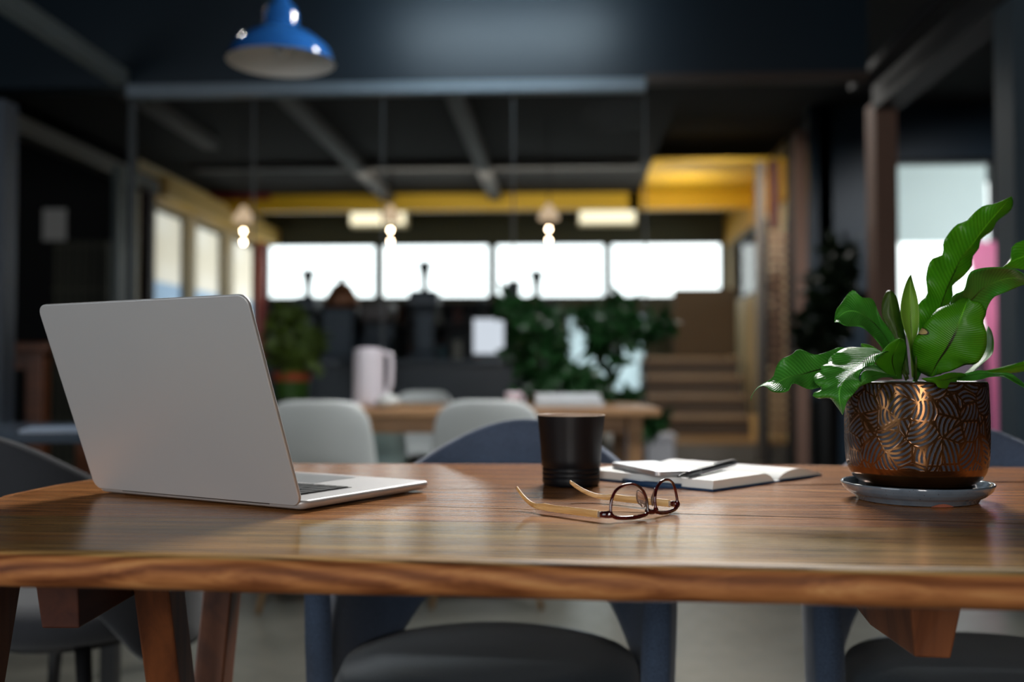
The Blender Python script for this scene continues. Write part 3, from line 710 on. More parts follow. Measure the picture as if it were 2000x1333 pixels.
# ------------------------------------------------------------------ main table
TROT = PSI - .09
TO = onz(1000, 1020, .75); TO.z = 0
def tl(p):                              # world -> table local
    d = Vector((p.x - TO.x, p.y - TO.y)); c, s_ = math.cos(-TROT), math.sin(-TROT)
    return Vector((d.x * c - d.y * s_, d.x * s_ + d.y * c, 0))
def T(px, py, z=.75): return onz(px, py, z)
W_ = lambda x, d: cf(x, d, .75)
yS = tl(T(1000, 1021)).y
def wood_table():
    t = NT('oiled_table_wood'); tc_ = t.n('ShaderNodeTexCoord'); sep = t.n('ShaderNodeSeparateXYZ'); t.l(tc_.outputs['Object'], sep.inputs[0])
    x, y, z = sep.outputs
    # plank index and seams
    bounds = [yS - 1, yS, yS + .165, yS + .33, yS + .5]
    pid = t.math('ADD', t.math('GREATER_THAN', y, yS), t.math('ADD', t.math('GREATER_THAN', y, yS + .17), t.math('GREATER_THAN', y, yS + .36)))
    seam = 1.0
    ds = None
    for b in (yS, yS + .17, yS + .36):
        d = t.math('ABSOLUTE', t.math('SUBTRACT', y, b)); ds = d if ds is None else t.math('MINIMUM', ds, d)
    seamf = t.math('SUBTRACT', 1.0, t.math('MINIMUM', t.math('DIVIDE', ds, .0017), 1.0))
    cmb = t.n('ShaderNodeCombineXYZ'); t.l(x, cmb.inputs[0]); t.l(y, cmb.inputs[1]); t.l(t.math('MULTIPLY_ADD', pid, 3.7, z), cmb.inputs[2])
    v = cmb.outputs[0]
    def mp(sc_, loc=(0, 0, 0)):
        m_ = t.n('ShaderNodeMapping'); t.l(v, m_.inputs[0]); m_.inputs['Scale'].default_value = sc_; m_.inputs['Location'].default_value = loc; return m_.outputs[0]
    warp = t.noise(mp((1.1, 4.2, 1.5)), 1.0, 1, .4)
    # growth rings : distance field in stretched space makes cathedral figure
    yy = t.math('ADD', t.math('MULTIPLY_ADD', warp, .17, y), t.math('MULTIPLY', z, .55))
    ring = t.math('SINE', t.math('MULTIPLY_ADD', t.noise(mp((3, 30, 30)), 1.0, 3), 5.0, t.math('MULTIPLY', yy, 640.0)))
    ring = t.math('MULTIPLY_ADD', ring, .5, .5)
    fine = t.noise(mp((9, 420, 90)), 1.0, 4, .65)
    streak = t.noise(mp((2.2, 46, 12), (3, 1, 0)), 1.0, 4, .6, .3)
    broad = t.noise(mp((2.6, 9, 2), (7, 2, 0)), 1.0, 3, .5)
    g = t.math('ADD', t.math('MULTIPLY', ring, .17), t.math('ADD', t.math('MULTIPLY', fine, .42), t.math('MULTIPLY', streak, .43)))
    base = t.ramp(g, [(.32, srgb(62, 34, 16)), (.44, srgb(134, 82, 44)), (.55, srgb(176, 118, 70)), (.68, srgb(206, 150, 96))])
    olive = t.ramp(g, [(.34, srgb(40, 34, 22)), (.46, srgb(108, 88, 50)), (.57, srgb(176, 142, 84)), (.7, srgb(214, 176, 112))])
    front = t.math('LESS_THAN', y, yS)
    edge = t.math('GREATER_THAN', t.math('MULTIPLY_ADD', warp, .003, z), .7482)
    f = t.math('MULTIPLY', t.math('MULTIPLY', front, edge), t.math('MINIMUM', t.math('MAXIMUM', t.math('MULTIPLY_ADD', broad, 2.4, -.45), 0.0), 1.0))
    c = t.mix(f, base, olive)
    red = t.ramp(g, [(.3, srgb(76, 36, 16)), (.45, srgb(128, 76, 42)), (.58, srgb(170, 110, 64)), (.74, srgb(206, 152, 94))])
    c = t.mix(t.math('SUBTRACT', 1.0, edge), c, red)
    kn = t.n('ShaderNodeTexVoronoi'); t.l(mp((3.2, 11, 1)), kn.inputs['Vector']); kn.inputs['Scale'].default_value = 1.0
    kf = t.math('SUBTRACT', 1.0, t.math('MINIMUM', t.math('DIVIDE', kn.outputs['Distance'], .07), 1.0))
    c = t.mix(t.math('MULTIPLY', kf, .8), c, srgb(30, 18, 12))
    c = t.mix(t.math('MULTIPLY', seamf, .85), c, srgb(24, 12, 8))
    h = t.math('SUBTRACT', g, t.math('MULTIPLY', seamf, 1.0))
    lip = t.math('MULTIPLY', t.math('LESS_THAN', z, .74995), t.math('GREATER_THAN', z, .72))
    rg = t.math('MULTIPLY_ADD', lip, .34, t.math('MULTIPLY_ADD', fine, .14, .14))
    return t.fin(t.bsdf(c, rg, 0, t.bump(h, .16, .0008), Specular_IOR_Level=t.math('MULTIPLY_ADD', lip, -.2, .36)))
Mtab = wood_table()
tb = thing('wooden_table', TO, TROT, 'long oiled wooden table with rounded edge in the foreground', 'table')
out = [T(1990, 1119), T(1500, 1109), T(1000, 1100), T(500, 1090), T(0, 1079), W_(-.62, .935), W_(-.72, .97), W_(-.735, 1.08), T(-40, 975), T(0, 966), T(90, 948), T(180, 934), W_(-.615, 1.62), W_(-.55, 1.74), W_(-.45, 1.785), T(640, 905), T(1000, 905.5), T(1400, 907), T(1700, 909), T(1950, 912), W_(1.3, 1.66), W_(1.62, 1.6), W_(1.66, 1.5), W_(1.64, .9), W_(1.58, .8), W_(1.4, .745)]
poly = [tl(p) for p in out]
ol = smooth_poly(poly, 10)
rnd = random.Random(3)
def nrm(i):
    a = ol[(i + 1) % len(ol)] - ol[i - 1]; return Vector((a.y, -a.x, 0)).normalized()
A2 = sum(ol[i - 1].x * ol[i].y - ol[i].x * ol[i - 1].y for i in range(len(ol)))
sg = 1 if A2 > 0 else -1
rows = []
for off, z in ((-.2, .75), (-.02, .75), (-.011, .7497), (-.0065, .7485), (-.0025, .7455), (0, .7405), (.0015, .7335), (.001, .7265), (-.002, .7215), (-.006, .719), (-.2, .719)):
    row = []
    for i, p in enumerate(ol):
        n_ = nrm(i) * sg; wob = .0015 * math.sin(p.x * 23 + z * 60) + .001 * math.sin(p.x * 61 + 1)
        q = p + n_ * (off + wob) if off > -.1 else Vector((0, (min(ol, key=lambda w: 0).y), 0)) * 0 + p * 1.0
        if off <= -.1: q = p + n_ * (-.03)
        row.append((q.x, q.y, z))
    rows.append(row)
b = MB().grid(rows, True); n = len(ol)
b.f.append(tuple(range(n))); b.f.append(tuple((len(rows) - 1) * n + k for k in range(n)))
b.build('tabletop', Mtab, tb, smooth=False)
top = [o for o in COL.objects if o.name.startswith('tabletop') and o.parent == tb][0]
for p in top.data.polygons:
    if len(p.vertices) == 4: p.use_smooth = True
Mleg = wood_plain('reddish_leg_wood', srgb(70, 34, 18), srgb(142, 80, 42), 2, .45, .6)
Mbeam = wood_plain('dark_beam_wood', srgb(58, 26, 20), srgb(104, 56, 36), 1, .45, .6)
def loc(p): q = tl(p); return Vector((q.x, q.y, p.z))
def leg(x, yt, yb, w=.044, th=.06, zt=.7188, m_=Mleg, nm='leg'):
    # board leg leaning in depth, in camera-heading coordinates
    a = [loc(cf(x, yt, zt)), loc(cf(x + w, yt, zt)), loc(cf(x + w, yt + th, zt)), loc(cf(x, yt + th, zt))]
    c = [loc(cf(x, yb, 0)), loc(cf(x + w, yb, 0)), loc(cf(x + w, yb + th, 0)), loc(cf(x, yb + th, 0))]
    MB().hexa(c, a).build(nm, m_, tb, bevel=.003)
leg(-.465, 1.235, 1.235 + .26); leg(-.465, 1.6, 1.6 - .26)
leg(-.615, 1.16, .92)
MB().hexa([loc(cf(x_, d_, .6315)) for x_, d_ in ((-.506, 1.11), (-.4655, 1.11), (-.4655, 1.72), (-.506, 1.72))],
          [loc(cf(x_, d_, .7188)) for x_, d_ in ((-.515, 1.10), (-.4655, 1.10), (-.4655, 1.74), (-.515, 1.74))]).build('crossbeam', Mbeam, tb, bevel=.002)
MB().hexa([loc(cf(x_, d_, .63)) for x_, d_ in ((.392, 1.005), (.425, 1.0), (.425, 1.13), (.392, 1.13))],
          [loc(cf(x_, d_, .7188)) for x_, d_ in ((.380, .99), (.438, .985), (.438, 1.5), (.380, 1.5))]).build('crossbeam', wood_plain('end_beam_wood', srgb(92, 48, 26), srgb(150, 88, 50), 2, .45, .8), tb, bevel=.002)
leg(1.25, 1.0, 1.25); leg(1.25, 1.45, 1.2)
MB().hexa([loc(cf(x_, d_, .63)) for x_, d_ in ((1.2, .9), (1.248, .9), (1.248, 1.55), (1.2, 1.55))],
          [loc(cf(x_, d_, .7188)) for x_, d_ in ((1.2, .88), (1.248, .88), (1.248, 1.57), (1.2, 1.57))]).build('crossbeam', Mbeam, tb)

# ------------------------------------------------------------------ laptop
ZT = .7503
LW, LD, LT = .352, .249, .0132
SC = .159 / .142
lo = cf(-.209 * SC, 1.024 * SC, ZT)
th = 2.605
ux = Vector((math.cos(th), math.sin(th), 0)); lang = PSI + th - math.pi      # local +x = from left-hinge to right-hinge in view
lap = thing('laptop', lo, lang, 'silver laptop standing open with its lid towards the camera', 'laptop')
# local frame: origin = right hinge corner, -x towards left hinge, +y towards the front of the base
t = NT('brushed_aluminium'); v = t.coords(); a = t.noise(v, 1400, 2, .6); b_ = t.noise(v, 3, 2)
Malu = t.fin(t.bsdf(t.mix(b_, srgb(192, 192, 194), srgb(206, 205, 204)), t.math('MULTIPLY_ADD', a, .1, .42), .5, t.bump(a, .03, .0002)))
def slab(x0, x1, y0, y1, r, z0, z1, e=.003, n=8):
    rows = []
    for ins, z in ((e, z0), (e * .3, z0 + e * .3), (0, z0 + e), (0, z1 - e * .5), (e * .15, z1 - e * .12), (e * .5, z1)):
        rows.append([(x, y, z) for x, y in rrect(x0 + ins, x1 - ins, y0 + ins, y1 - ins, max(.001, r - ins), n)])
    b = MB().grid(rows, True); k = len(rows[0])
    b.f.append(tuple(range(k))); b.f.append(tuple((len(rows) - 1) * k + i for i in range(k)))
    return b
FT = .0026
base = slab(-LW, 0, 0, LD, .013, FT, LT, .0062).build('base', Malu, lap, smooth=False)
for p in base.data.polygons:
    p.use_smooth = len(p.vertices) == 4
for x, y in ((-.03, .03), (-LW + .03, .03), (-.03, LD - .03), (-LW + .03, LD - .03)):
    MB().lathe([(0, 0), (.007, 0), (.008, FT + .0003), (0, FT + .0003)], 16, (x, y, 0)).build('rubber_foot', M['frame'], base)
Mkey = mat('black_key', srgb(17, 18, 20), .4, var=.05); Mwell = mat('key_well', srgb(30, 31, 33), .5)
MB().prism(rrect(-LW + .038, -.038, .028, .028 + .106, .003), LT - .0003, LT + .0002).build('keyboard_well', Mwell, base)
rowsk = [(14, .0145)] + [(14, .017)] * 4 + [(10, .017)]
yk = .0305; KW = LW - .082
kmesh = {}
for ri in range(6):
    cnt = [14, 14, 14, 13, 12, 10][ri]; kd = .0095 if ri == 0 else .0158; pitch = .0115 if ri == 0 else .018
    ws_ = [1.0] * cnt
    if ri == 1: ws_[-1] = 1.6
    if ri == 2: ws_[0] = 1.6
    if ri == 3: ws_[0] = ws_[-1] = 1.85
    if ri == 4: ws_[0] = ws_[-1] = 2.4
    if ri == 5: ws_ = [1, 1, 1, 1.25, 5.2, 1.25, 1, 1, 1, 1]
    tot = sum(ws_); xk = -LW + .041
    for w_ in ws_:
        kw = KW * w_ / tot
        xa_ = -(xk + kw - .0008 + LW) ; xb_ = -(xk + .0008 + LW)   # mirrored: user sits at +y
        cx_, cy_ = (xa_ + xb_) / 2, yk + kd / 2; key = (round(kw, 5), kd)
        hwk = (xb_ - xa_) / 2
        if key not in kmesh:
            kmesh[key] = MB().prism(rrect(-hwk, hwk, -kd / 2, kd / 2, .0016, 3), 0, .0011).build('key', Mkey, base)
            kk = kmesh[key]
        else:
            kk = kmesh[key].copy(); COL.objects.link(kk); kk.parent = base
        kk.location = (cx_, cy_, LT + .0002)
        xk += kw
    yk += pitch
MB().prism(rrect(-LW / 2 - .065, -LW / 2 + .065, .145, .145 + .085, .004), LT - .0003, LT + .00025).build('trackpad', mat('trackpad_glass', srgb(168, 168, 170), .3, .6, .02), base)
# lid, hinged at the back edge, leaning towards the camera
ph = 1.215; LH = .247
lid_e = slab(-LW, 0, 0, LH, .013, 0, .0055, .0022)
def lidT(p):
    x, y, z = p                               # y runs up the lid, z = thickness towards the outside
    yy, zz = y, z
    return (x, .0035 - yy * math.cos(ph) - zz * math.sin(ph), .0085 + yy * math.sin(ph) - zz * math.cos(ph) + .0005)
# move so that the outer face bottom edge meets the fitted line
lid_e.v = [lidT(p) for p in lid_e.v]
lid = lid_e.build('lid', Malu, lap)
for p in lid.data.polygons: p.use_smooth = len(p.vertices) == 4
def lidpart(name, x0, x1, y0, y1, z0, z1, m_, r=.004):
    b = MB().prism(rrect(x0, x1, y0, y1, r), z0, z1); b.v = [lidT(p) for p in b.v]; return b.build(name, m_, lid)
lidpart('bezel', -LW + .003, -.003, .006, LH - .003, -.0006, .0002, Mkey, .01)
lidpart('screen', -LW + .012, -.012, .02, LH - .012, -.0009, -.0004, mat('dark_screen', srgb(8, 9, 11), .08, var=.02), .003)
MB().tube([(-LW + .05, .004, LT - .004), (-.05, .004, LT - .004)], .0042, 16).build('hinge', Mkey, lap, smooth=True)

# ------------------------------------------------------------------ mug
o = thing('mug', cf((1115 - 1000) / 2000 * 1.43, 1.43, ZT), PSI, 'matt black tumbler mug with ribbed foot and cream inside', 'mug')
H = .0975
pr = [(0, 0), (.037, 0), (.0388, .0015), (.0395, .004)]
for zg in (.006, .0125, .019): pr += [(.0398, zg + .0005), (.0403, zg + .003), (.0401, zg + .0044), (.0392, zg + .0052), (.0392, zg + .0058)]
pr += [(.0410, .0275), (.0418, .037), (.0425, .052), (.0446, .074), (.0468, H - .003), (.047, H - .0012)]
MB().lathe(pr, 96).build('body', mat('matt_black_glaze', srgb(9, 12, 18), .45, var=.05, scale=60, Specular_IOR_Level=.35), o, smooth=True)
MB().lathe([(.047, H - .0012), (.0466, H), (.0452, H), (.0445, H - .001), (.0437, H - .006), (.0412, .06), (.0385, .03), (.0365, .012), (.032, .006), (0, .005)], 96).build('lining', mat('cream_glaze', srgb(206, 182, 160), .3, var=.04), o, smooth=True)
MB().lathe([(0, .078), (.0425, .078), (.0425, .0775)], 64).build('coffee', mat('milky_coffee', srgb(150, 104, 72), .15), o)

# ------------------------------------------------------------------ notebook, phone, pen
fo = cf(.236 * SC, 1.209 * SC, ZT)
bkang = PSI + math.atan2(.70, .71)
nb = thing('notebook', fo, bkang, 'open hardback notebook with blank white pages and dark blue cover', 'notebook')
BW, BH = .152, .225
Mcov = mat('navy_cover', srgb(18, 58, 96), .5); Mpg = mat('page_white', srgb(240, 242, 240), .7, var=.02)
# local: x from fore-edge (0) to spine (BW) and beyond to far fore-edge, y along the spine away from viewer
def sheet(prof, y0, y1, n=1): 
    b = MB(); rows = [[(x, y, z) for x, z in prof] for y in (y0, y1)]; b.grid(rows, True); k = len(prof)
    b.f.append(tuple(range(k))); b.f.append(tuple(k + i for i in range(k))); return b
cov = [(-.003, 0), (BW + .004, 0), (BW + .012, .001), (2 * BW * .93, .0), (2 * BW * .93, .0022), (BW + .012, .0032), (BW + .004, .0022), (-.003, .0022)]
sheet(cov, -.003, BH + .003).build('cover', Mcov, nb, smooth=False)
left = [(0, .0023), (BW + .002, .0023)] + [(BW + .002 - BW * s_, .0023 + .0125 * (1 - (1 - min(1, s_ * 5)) ** 2) * (1 - .12 * s_)) for s_ in [0, .03, .06, .1, .15, .2, .4, .7, 1.0]]
pgl = sheet(left, 0, BH).build('page_block', Mpg, nb)
XF = BW + .006
rt = [(XF, .0025), (XF + .125, .0025)] + [(XF + .132 - .132 * s_, .0028 + .002 * (1 - s_) * 0 + .018 * math.sin(math.pi * min(1, (s_) * 1.02)) ** .8 * (.35 + .65 * s_)) for s_ in [0, .1, .2, .3, .4, .5, .6, .7, .8, .88, .94, .98]]
sheet(rt, 0, BH).build('page_block', Mpg, nb, smooth=False)
MB().tube([(-.0, .05, .0012), (-.012, .07, .002), (-.02, .1, .003), (-.015, .13, .003), (-.002, .15, .0012)], .0016, 8, flat=(1, 3)).build('elastic_band', Mcov, nb, smooth=True)
# writing not legible on pages; phone on the left page
PHX = fo + Vector((0, 0, 0))
pc = cf(.184 * SC, 1.318 * SC, ZT + .0143)
php = thing('smartphone', pc, PSI + math.atan2(-.94, .33), 'silver smartphone lying on the open notebook, white window reflection painted on its screen', 'phone')
slab(-.074, .074, -.037, .037, .009, 0, .0078, .002).build('body', mat('silver_phone', srgb(200, 202, 206), .3, .6), php)
t = NT('painted_reflection_screen'); v = t.coords(); nz = t.noise(v, 30, 3)
MB().prism(rrect(-.0715, .0715, -.0345, .0345, .007), .0077, .0081).build('screen', t.fin(t.bsdf(t.mix(nz, srgb(200, 206, 212), srgb(240, 242, 244)), .2, Emission_Color=(1, 1, 1, 1), Emission_Strength=.8)), php)  # white colour and emission stand in for a window reflection
MB().prism(rrect(.058, .0585, -.006, .006, .0002, 2), .0081, .0083).build('speaker_slot', Mkey, php)
p0 = cf(.196 * SC, 1.218 * SC, ZT + .0182); p1 = cf(.300 * SC, 1.372 * SC, ZT + .0215)
pn = thing('pen', p0, 0, 'slim dark grey metal pen lying across the notebook beside the phone', 'pen')
dv = p1 - p0; L_ = dv.length
Mpen = mat('gunmetal', srgb(92, 94, 98), .3, .8)
q = lambda s_: tuple(dv * s_)
MB().tube([q(s_) for s_ in (.12, .2, .5, .9, .97)], [.0038, .0042, .0044, .0042, .0036], 16).build('barrel', Mpen, pn, smooth=True)
MB().tube([q(.97), q(1.0)], [.002, .002], 12).build('push_button', Mpen, pn, smooth=True)
MB().tube([q(0), q(.03), q(.12)], [.0005, .0014, .0037], 16).build('tip', mat('dark_metal_tip', srgb(60, 60, 62), .3, .8), pn, smooth=True)
MB().bar(Vector(q(.6)) + Vector((0, 0, .0056)), Vector(q(.95)) + Vector((0, 0, .0056)), .003, .0012).build('clip', Mpen, pn)

# ------------------------------------------------------------------ eyeglasses (lying upside down)
g0 = cf(.0927 * SC, .986 * SC, ZT); g1 = cf(.1707 * SC, 1.0637 * SC, ZT)
gu = (g1 - g0); GW = gu.length + .003; gang = math.atan2(gu.y, gu.x)
gl = thing('eyeglasses', g0 - FWD * .031 - RIGHT * .004, gang, 'tortoiseshell eyeglasses with bamboo temples lying upside down on the table', 'glasses')
# local: +x along the front, +y towards the temple tips, z up
t = NT('tortoiseshell'); v = t.coords(); nz = t.noise(v, 140, 3); sp = t.n('ShaderNodeSeparateXYZ'); t.l(t.coords(), sp.inputs[0])
c = t.ramp(nz, [(.35, srgb(34, 10, 12)), (.6, srgb(92, 20, 24)), (.75, srgb(130, 60, 50))])
Mtort = t.fin(t.bsdf(c, .08, 0, None, Transmission_Weight=.25, IOR=1.48, Coat_Weight=1.0, Coat_Roughness=.03))
Mclear = NT('clear_acetate'); nz = Mclear.noise(Mclear.coords(), 80, 2)
Mclear = Mclear.fin(Mclear.bsdf(Mclear.mix(nz, srgb(190, 150, 132), srgb(226, 200, 186)), .06, 0, None, Transmission_Weight=.75, IOR=1.45))
Mlens = glass_thin('lens', (.97, .985, .975), .06)
XM = GW / 2; BUL = .010
def gfront(x, z): return Vector((x, -BUL * (1 - ((x - XM) / XM) ** 2), z))
# vertical tilt (front leans slightly)
def gp_(x, z): p = gfront(x, z); p.y += (z) * .10; return p
def lens_outline(side, grow=0, n=44):
    cx = XM + side * .0335; o = []
    ctrl = [(-.0250, .012), (-.0235, .004), (-.012, .0015), (.006, .0015), (.019, .0035), (.0235, .010), (.0215, .024), (.0155, .035), (.004, .0405), (-.009, .040), (-.0195, .033), (-.0245, .022)]
    # ctrl is for side=+1 with nose side at negative x ; wide brow near the table
    pts = []
    for x, z in ctrl:
        xx = (-x if side < 0 else x) * 1.06
        pts.append((cx + xx, z * .88 + .0018, 0))
    pts = [Vector(p) for p in pts]
    c_ = sum(pts, Vector()) / len(pts)
    sm = smooth_poly([tuple(p) for p in pts], 5)
    r = []
    for p in sm:
        d = (p - c_); d = d.normalized() * grow; r.append(gp_(p.x + d.x, p.y + d.y))
    return r, gp_(c_.x, c_.y)
for side in (-1, 1):
    rim, cc = lens_outline(side)
    r_ = [.0015 + .0010 * max(0, 1 - (p.z / .012)) for p in rim]
    MB().tube(rim, r_, 12, closed=True, flat=(1.0, 1.15)).build('lens_rim', Mtort, gl, smooth=True)
    inn, cc = lens_outline(side, -.0006)
    b = MB(); b.add([cc + Vector((0, -.0012, 0))] + inn, [(0, i + 1, (i + 1) % len(inn) + 1) for i in range(len(inn))]); b.build('lens', Mlens, gl, smooth=True)
    # nose pad (clear, beside the nose opening)
    s_ = side; nx = XM + s_ * .0095
    pts = [gp_(nx - s_ * .002, .011), gp_(nx - s_ * .001, .018), gp_(nx + s_ * .0025, .024), gp_(nx + s_ * .006, .030)]
    pts = [p + Vector((0, .0045, 0)) for p in pts]
    MB().tube(open_curve(pts, 12), [.001, .0022, .0032, .004, .0044, .0046, .0045, .0042, .0038, .0032, .0025, .0016, .0008], 12, flat=(.45, 1.3)).build('nose_pad', Mclear, gl, smooth=True)
# bridge near the table plus end pieces
br = [gp_(XM - .0085, .0085), gp_(XM - .004, .0066), gp_(XM, .006), gp_(XM + .004, .0066), gp_(XM + .0085, .0085)]
MB().tube(open_curve(br, 10), .0027, 12, flat=(1, 1.1)).build('bridge', Mtort, gl, smooth=True)
t = NT('bamboo'); v = t.coords(scale=(260, 14, 260)); nz = t.noise(v, 1, 4, .6)
Mbam = t.fin(t.bsdf(t.ramp(nz, [(.3, srgb(182, 132, 74)), (.5, srgb(212, 168, 108)), (.7, srgb(230, 192, 136))]), .35, 0, t.bump(nz, .2, .0005)))
for side, yoff in ((-1, 0), (1, 0)):
    x = XM + side * XM; xe = x - side * .001
    e0 = gp_(x - side * .006, .0085); 
    MB().tube(open_curve([e0, Vector((xe - side * .001, .0035, .0078)), Vector((xe, .010, .0075))], 6), [.0042, .0042, .004, .0038, .0036, .0034, .0033], 12, flat=(.8, 1.0)).build('end_piece', Mtort, gl, smooth=True)
    MB().box(xe - .0015, xe + .0015, .0085, .0135, .0045, .0105).build('hinge', mat('hinge_metal', srgb(190, 186, 180), .25, .9), gl)
    TL = .150
    prof = [(.0125, .0075, .0042), (.03, .0074, .0042), (.055, .0072, .0041), (.075, .0070, .0040), (.088, .0074, .0042), (.094, .0075, .0037), (.108, .0068, .0030), (.12, .0085, .0028), (.132, .0125, .0027), (.142, .0175, .0026), (TL, .0225, .0022)]
    rows = []
    cv = open_curve([Vector((xe - side * (.004 * (y / TL) ** 2 + .012 * max(0, y - .1) / .05), y, z)) for y, z, h in prof], 50)
    hs = open_curve([Vector((y, h, 0)) for y, z, h in prof], 50)
    for p, hh in zip(cv, hs):
        row = []
        for k in range(12):
            a = 2 * math.pi * k / 12; sq = lambda w_: math.copysign(abs(w_) ** .6, w_)
            row.append((p.x + .0014 * sq(math.cos(a)), p.y, p.z + hh.y * sq(math.sin(a))))
        rows.append(row)
    b = MB().grid(rows, True); b.f.append(tuple(range(12))); b.f.append(tuple(50 * 12 + k for k in range(12)))
    b.build('temple', Mbam, gl, smooth=True)

# ------------------------------------------------------------------ fern in its pot
PD = 1.262
pc = cf((1787 - 1000) / 2000 * PD, PD, ZT)
sa = thing('saucer', pc, PSI, 'grey-blue glazed ceramic saucer under the bronze pot, chipped at its foot', 'saucer')
t = NT('grey_blue_glaze'); v = t.coords(); nz = t.noise(v, 60, 4); zc_ = t.n('ShaderNodeSeparateXYZ'); t.l(t.coords(), zc_.inputs[0])
wv = t.math('SINE', t.math('MULTIPLY', zc_.outputs[2], 1500.0))
c = t.mix(nz, srgb(84, 96, 108), srgb(116, 128, 140)); sp = t.noise(v, 400, 2); c = t.mix(t.math('GREATER_THAN', sp, .72), c, srgb(60, 48, 40))
Msau = t.fin(t.bsdf(c, .12, 0, t.bump(t.math('MULTIPLY_ADD', wv, .4, nz), .12, .001), Coat_Weight=.8, Coat_Roughness=.05))
pr = [(0, 0), (.074, 0), (.078, .0015), (.0795, .005), (.0865, .008), (.0915, .0115), (.0955, .0155), (.0975, .0195), (.0985, .022), (.097, .0228), (.0945, .021), (.091, .0165), (.086, .0115), (.082, .0095), (.078, .0085), (0, .008)]
pr = [(a * .905, b_) for a, b_ in pr]
MB().lathe(pr, 128).build('dish', Msau, sa, smooth=True)
b = MB(); rows = []
for i in range(9):
    a = R(-99 + i * 2.6); h = .0032 * math.sin(math.pi * i / 8); rows.append([((.0684 + .0031) * math.cos(a), (.0684 + .0031) * math.sin(a), .0003), ((.0684 + .0047) * math.cos(a), (.0684 + .0047) * math.sin(a), .0012 + h)])
b.grid(rows).build('chip', mat('bare_clay', srgb(150, 84, 62), .8), sa)

pot = thing('potted_fern', pc + Vector((0, 0, .0086)), PSI, "bird's nest fern with wavy glossy leaves in a patterned bronze pot", 'plant')
RP = .0925; KR = .905
outp = [(0, 0), (.070, 0), (.0745, .001), (.0755, .006), (.0745, .0145), (.0775, .0165), (.083, .021), (.0875, .028), (.0905, .038), (.0918, .05), (RP, .065), (RP, .09), (.0922, .11), (.0915, .126), (.0908, .1335), (.0895, .1365)]
outp = [(a * KR, b_) for a, b_ in outp]
NS = 160; b = MB(); b.lathe(outp, NS); uv = []
L = [0]
for (a0, b0), (a1, b1) in zip(outp, outp[1:]): L.append(L[-1] + math.hypot(a1 - a0, b1 - b0))
# seam-free mapping: object-space cylinder built in the shader
t = NT('bronze_glaze_pattern'); tc_ = t.n('ShaderNodeTexCoord'); sep = t.n('ShaderNodeSeparateXYZ'); t.l(tc_.outputs['Object'], sep.inputs[0])
x, y, z = sep.outputs
ang = t.math('ARCTAN2', x, t.math('MULTIPLY', y, -1.0)); uu = t.math('MULTIPLY', ang, 84.0); vv = t.math('MULTIPLY', z, 1000.0)   # millimetres
cmb = t.n('ShaderNodeCombineXYZ'); t.l(uu, cmb.inputs[0]); t.l(vv, cmb.inputs[1]); P = cmb.outputs[0]
vor = t.n('ShaderNodeTexVoronoi'); vor.feature = 'F1'; vor.inputs['Scale'].default_value = 1 / 25.0; vor.inputs['Randomness'].default_value = .8; t.l(P, vor.inputs['Vector'])
ve = t.n('ShaderNodeTexVoronoi'); ve.feature = 'DISTANCE_TO_EDGE'; ve.inputs['Scale'].default_value = 1 / 25.0; ve.inputs['Randomness'].default_value = .8; t.l(P, ve.inputs['Vector'])
cs = t.n('ShaderNodeSeparateColor'); t.l(vor.outputs['Color'], cs.inputs[0])
an = t.math('MULTIPLY', cs.outputs[0], 3.1416 * 1.6)
# local coordinates about the cell centre
sb = t.n('ShaderNodeVectorMath', operation='SUBTRACT'); t.l(P, sb.inputs[0])
vs_ = t.n('ShaderNodeVectorMath', operation='SCALE'); t.l(vor.outputs['Position'], vs_.inputs[0]); vs_.inputs['Scale'].default_value = 1.0
t.l(vs_.outputs[0], sb.inputs[1]); s2 = t.n('ShaderNodeSeparateXYZ'); t.l(sb.outputs[0], s2.inputs[0])
ca, sa_ = t.math('COSINE', an), t.math('SINE', an)
lu = t.math('ADD', t.math('MULTIPLY', s2.outputs[0], ca), t.math('MULTIPLY', s2.outputs[1], sa_))
lv = t.math('SUBTRACT', t.math('MULTIPLY', s2.outputs[1], ca), t.math('MULTIPLY', s2.outputs[0], sa_))
cur = t.math('MULTIPLY', t.math('SUBTRACT', cs.outputs[1], .4), .06)
st_ = t.math('ADD', lv, t.math('MULTIPLY', t.math('MULTIPLY', lu, lu), cur))
wob = t.noise(P, .25, 2)
st_ = t.math('MULTIPLY_ADD', wob, 1.1, st_)
per = t.math('MULTIPLY', st_, 2 * math.pi / 5.6); band = t.math('SINE', per)
em = t.math('MULTIPLY', t.math('SUBTRACT', ve.outputs['Distance'], .02), 16.0)
line = t.math('MINIMUM', t.math('MULTIPLY', t.math('SUBTRACT', band, -.05), 4.0), t.math('MULTIPLY', em, 1.0))
mz = t.math('MINIMUM', t.math('MULTIPLY', t.math('SUBTRACT', vv, 34.0), 1.0), t.math('SUBTRACT', 134.5, vv))
line = t.math('MINIMUM', t.math('MAXIMUM', t.math('MINIMUM', line, mz), 0.0), 1.0)
nz = t.noise(t.coords(), 25, 3)
bronze = t.mix(nz, srgb(78, 46, 24), srgb(146, 104, 66)); c = t.mix(line, bronze, srgb(44, 50, 64))
low = t.math('MINIMUM', t.math('MAXIMUM', t.math('DIVIDE', t.math('SUBTRACT', 17.0, vv), 4.0), 0.0), 1.0)
c = t.mix(low, c, srgb(30, 24, 18))
metal = t.math('MULTIPLY', t.math('SUBTRACT', 1.0, line), .9)
rg = t.math('MULTIPLY_ADD', line, .38, .17)
Mpot = t.fin(t.bsdf(c, rg, metal, t.bump(t.math('MULTIPLY_ADD', line, -1.0, t.math('MULTIPLY', nz, .3)), .5, .0006)))
b.build('pot', Mpot, pot, smooth=True)
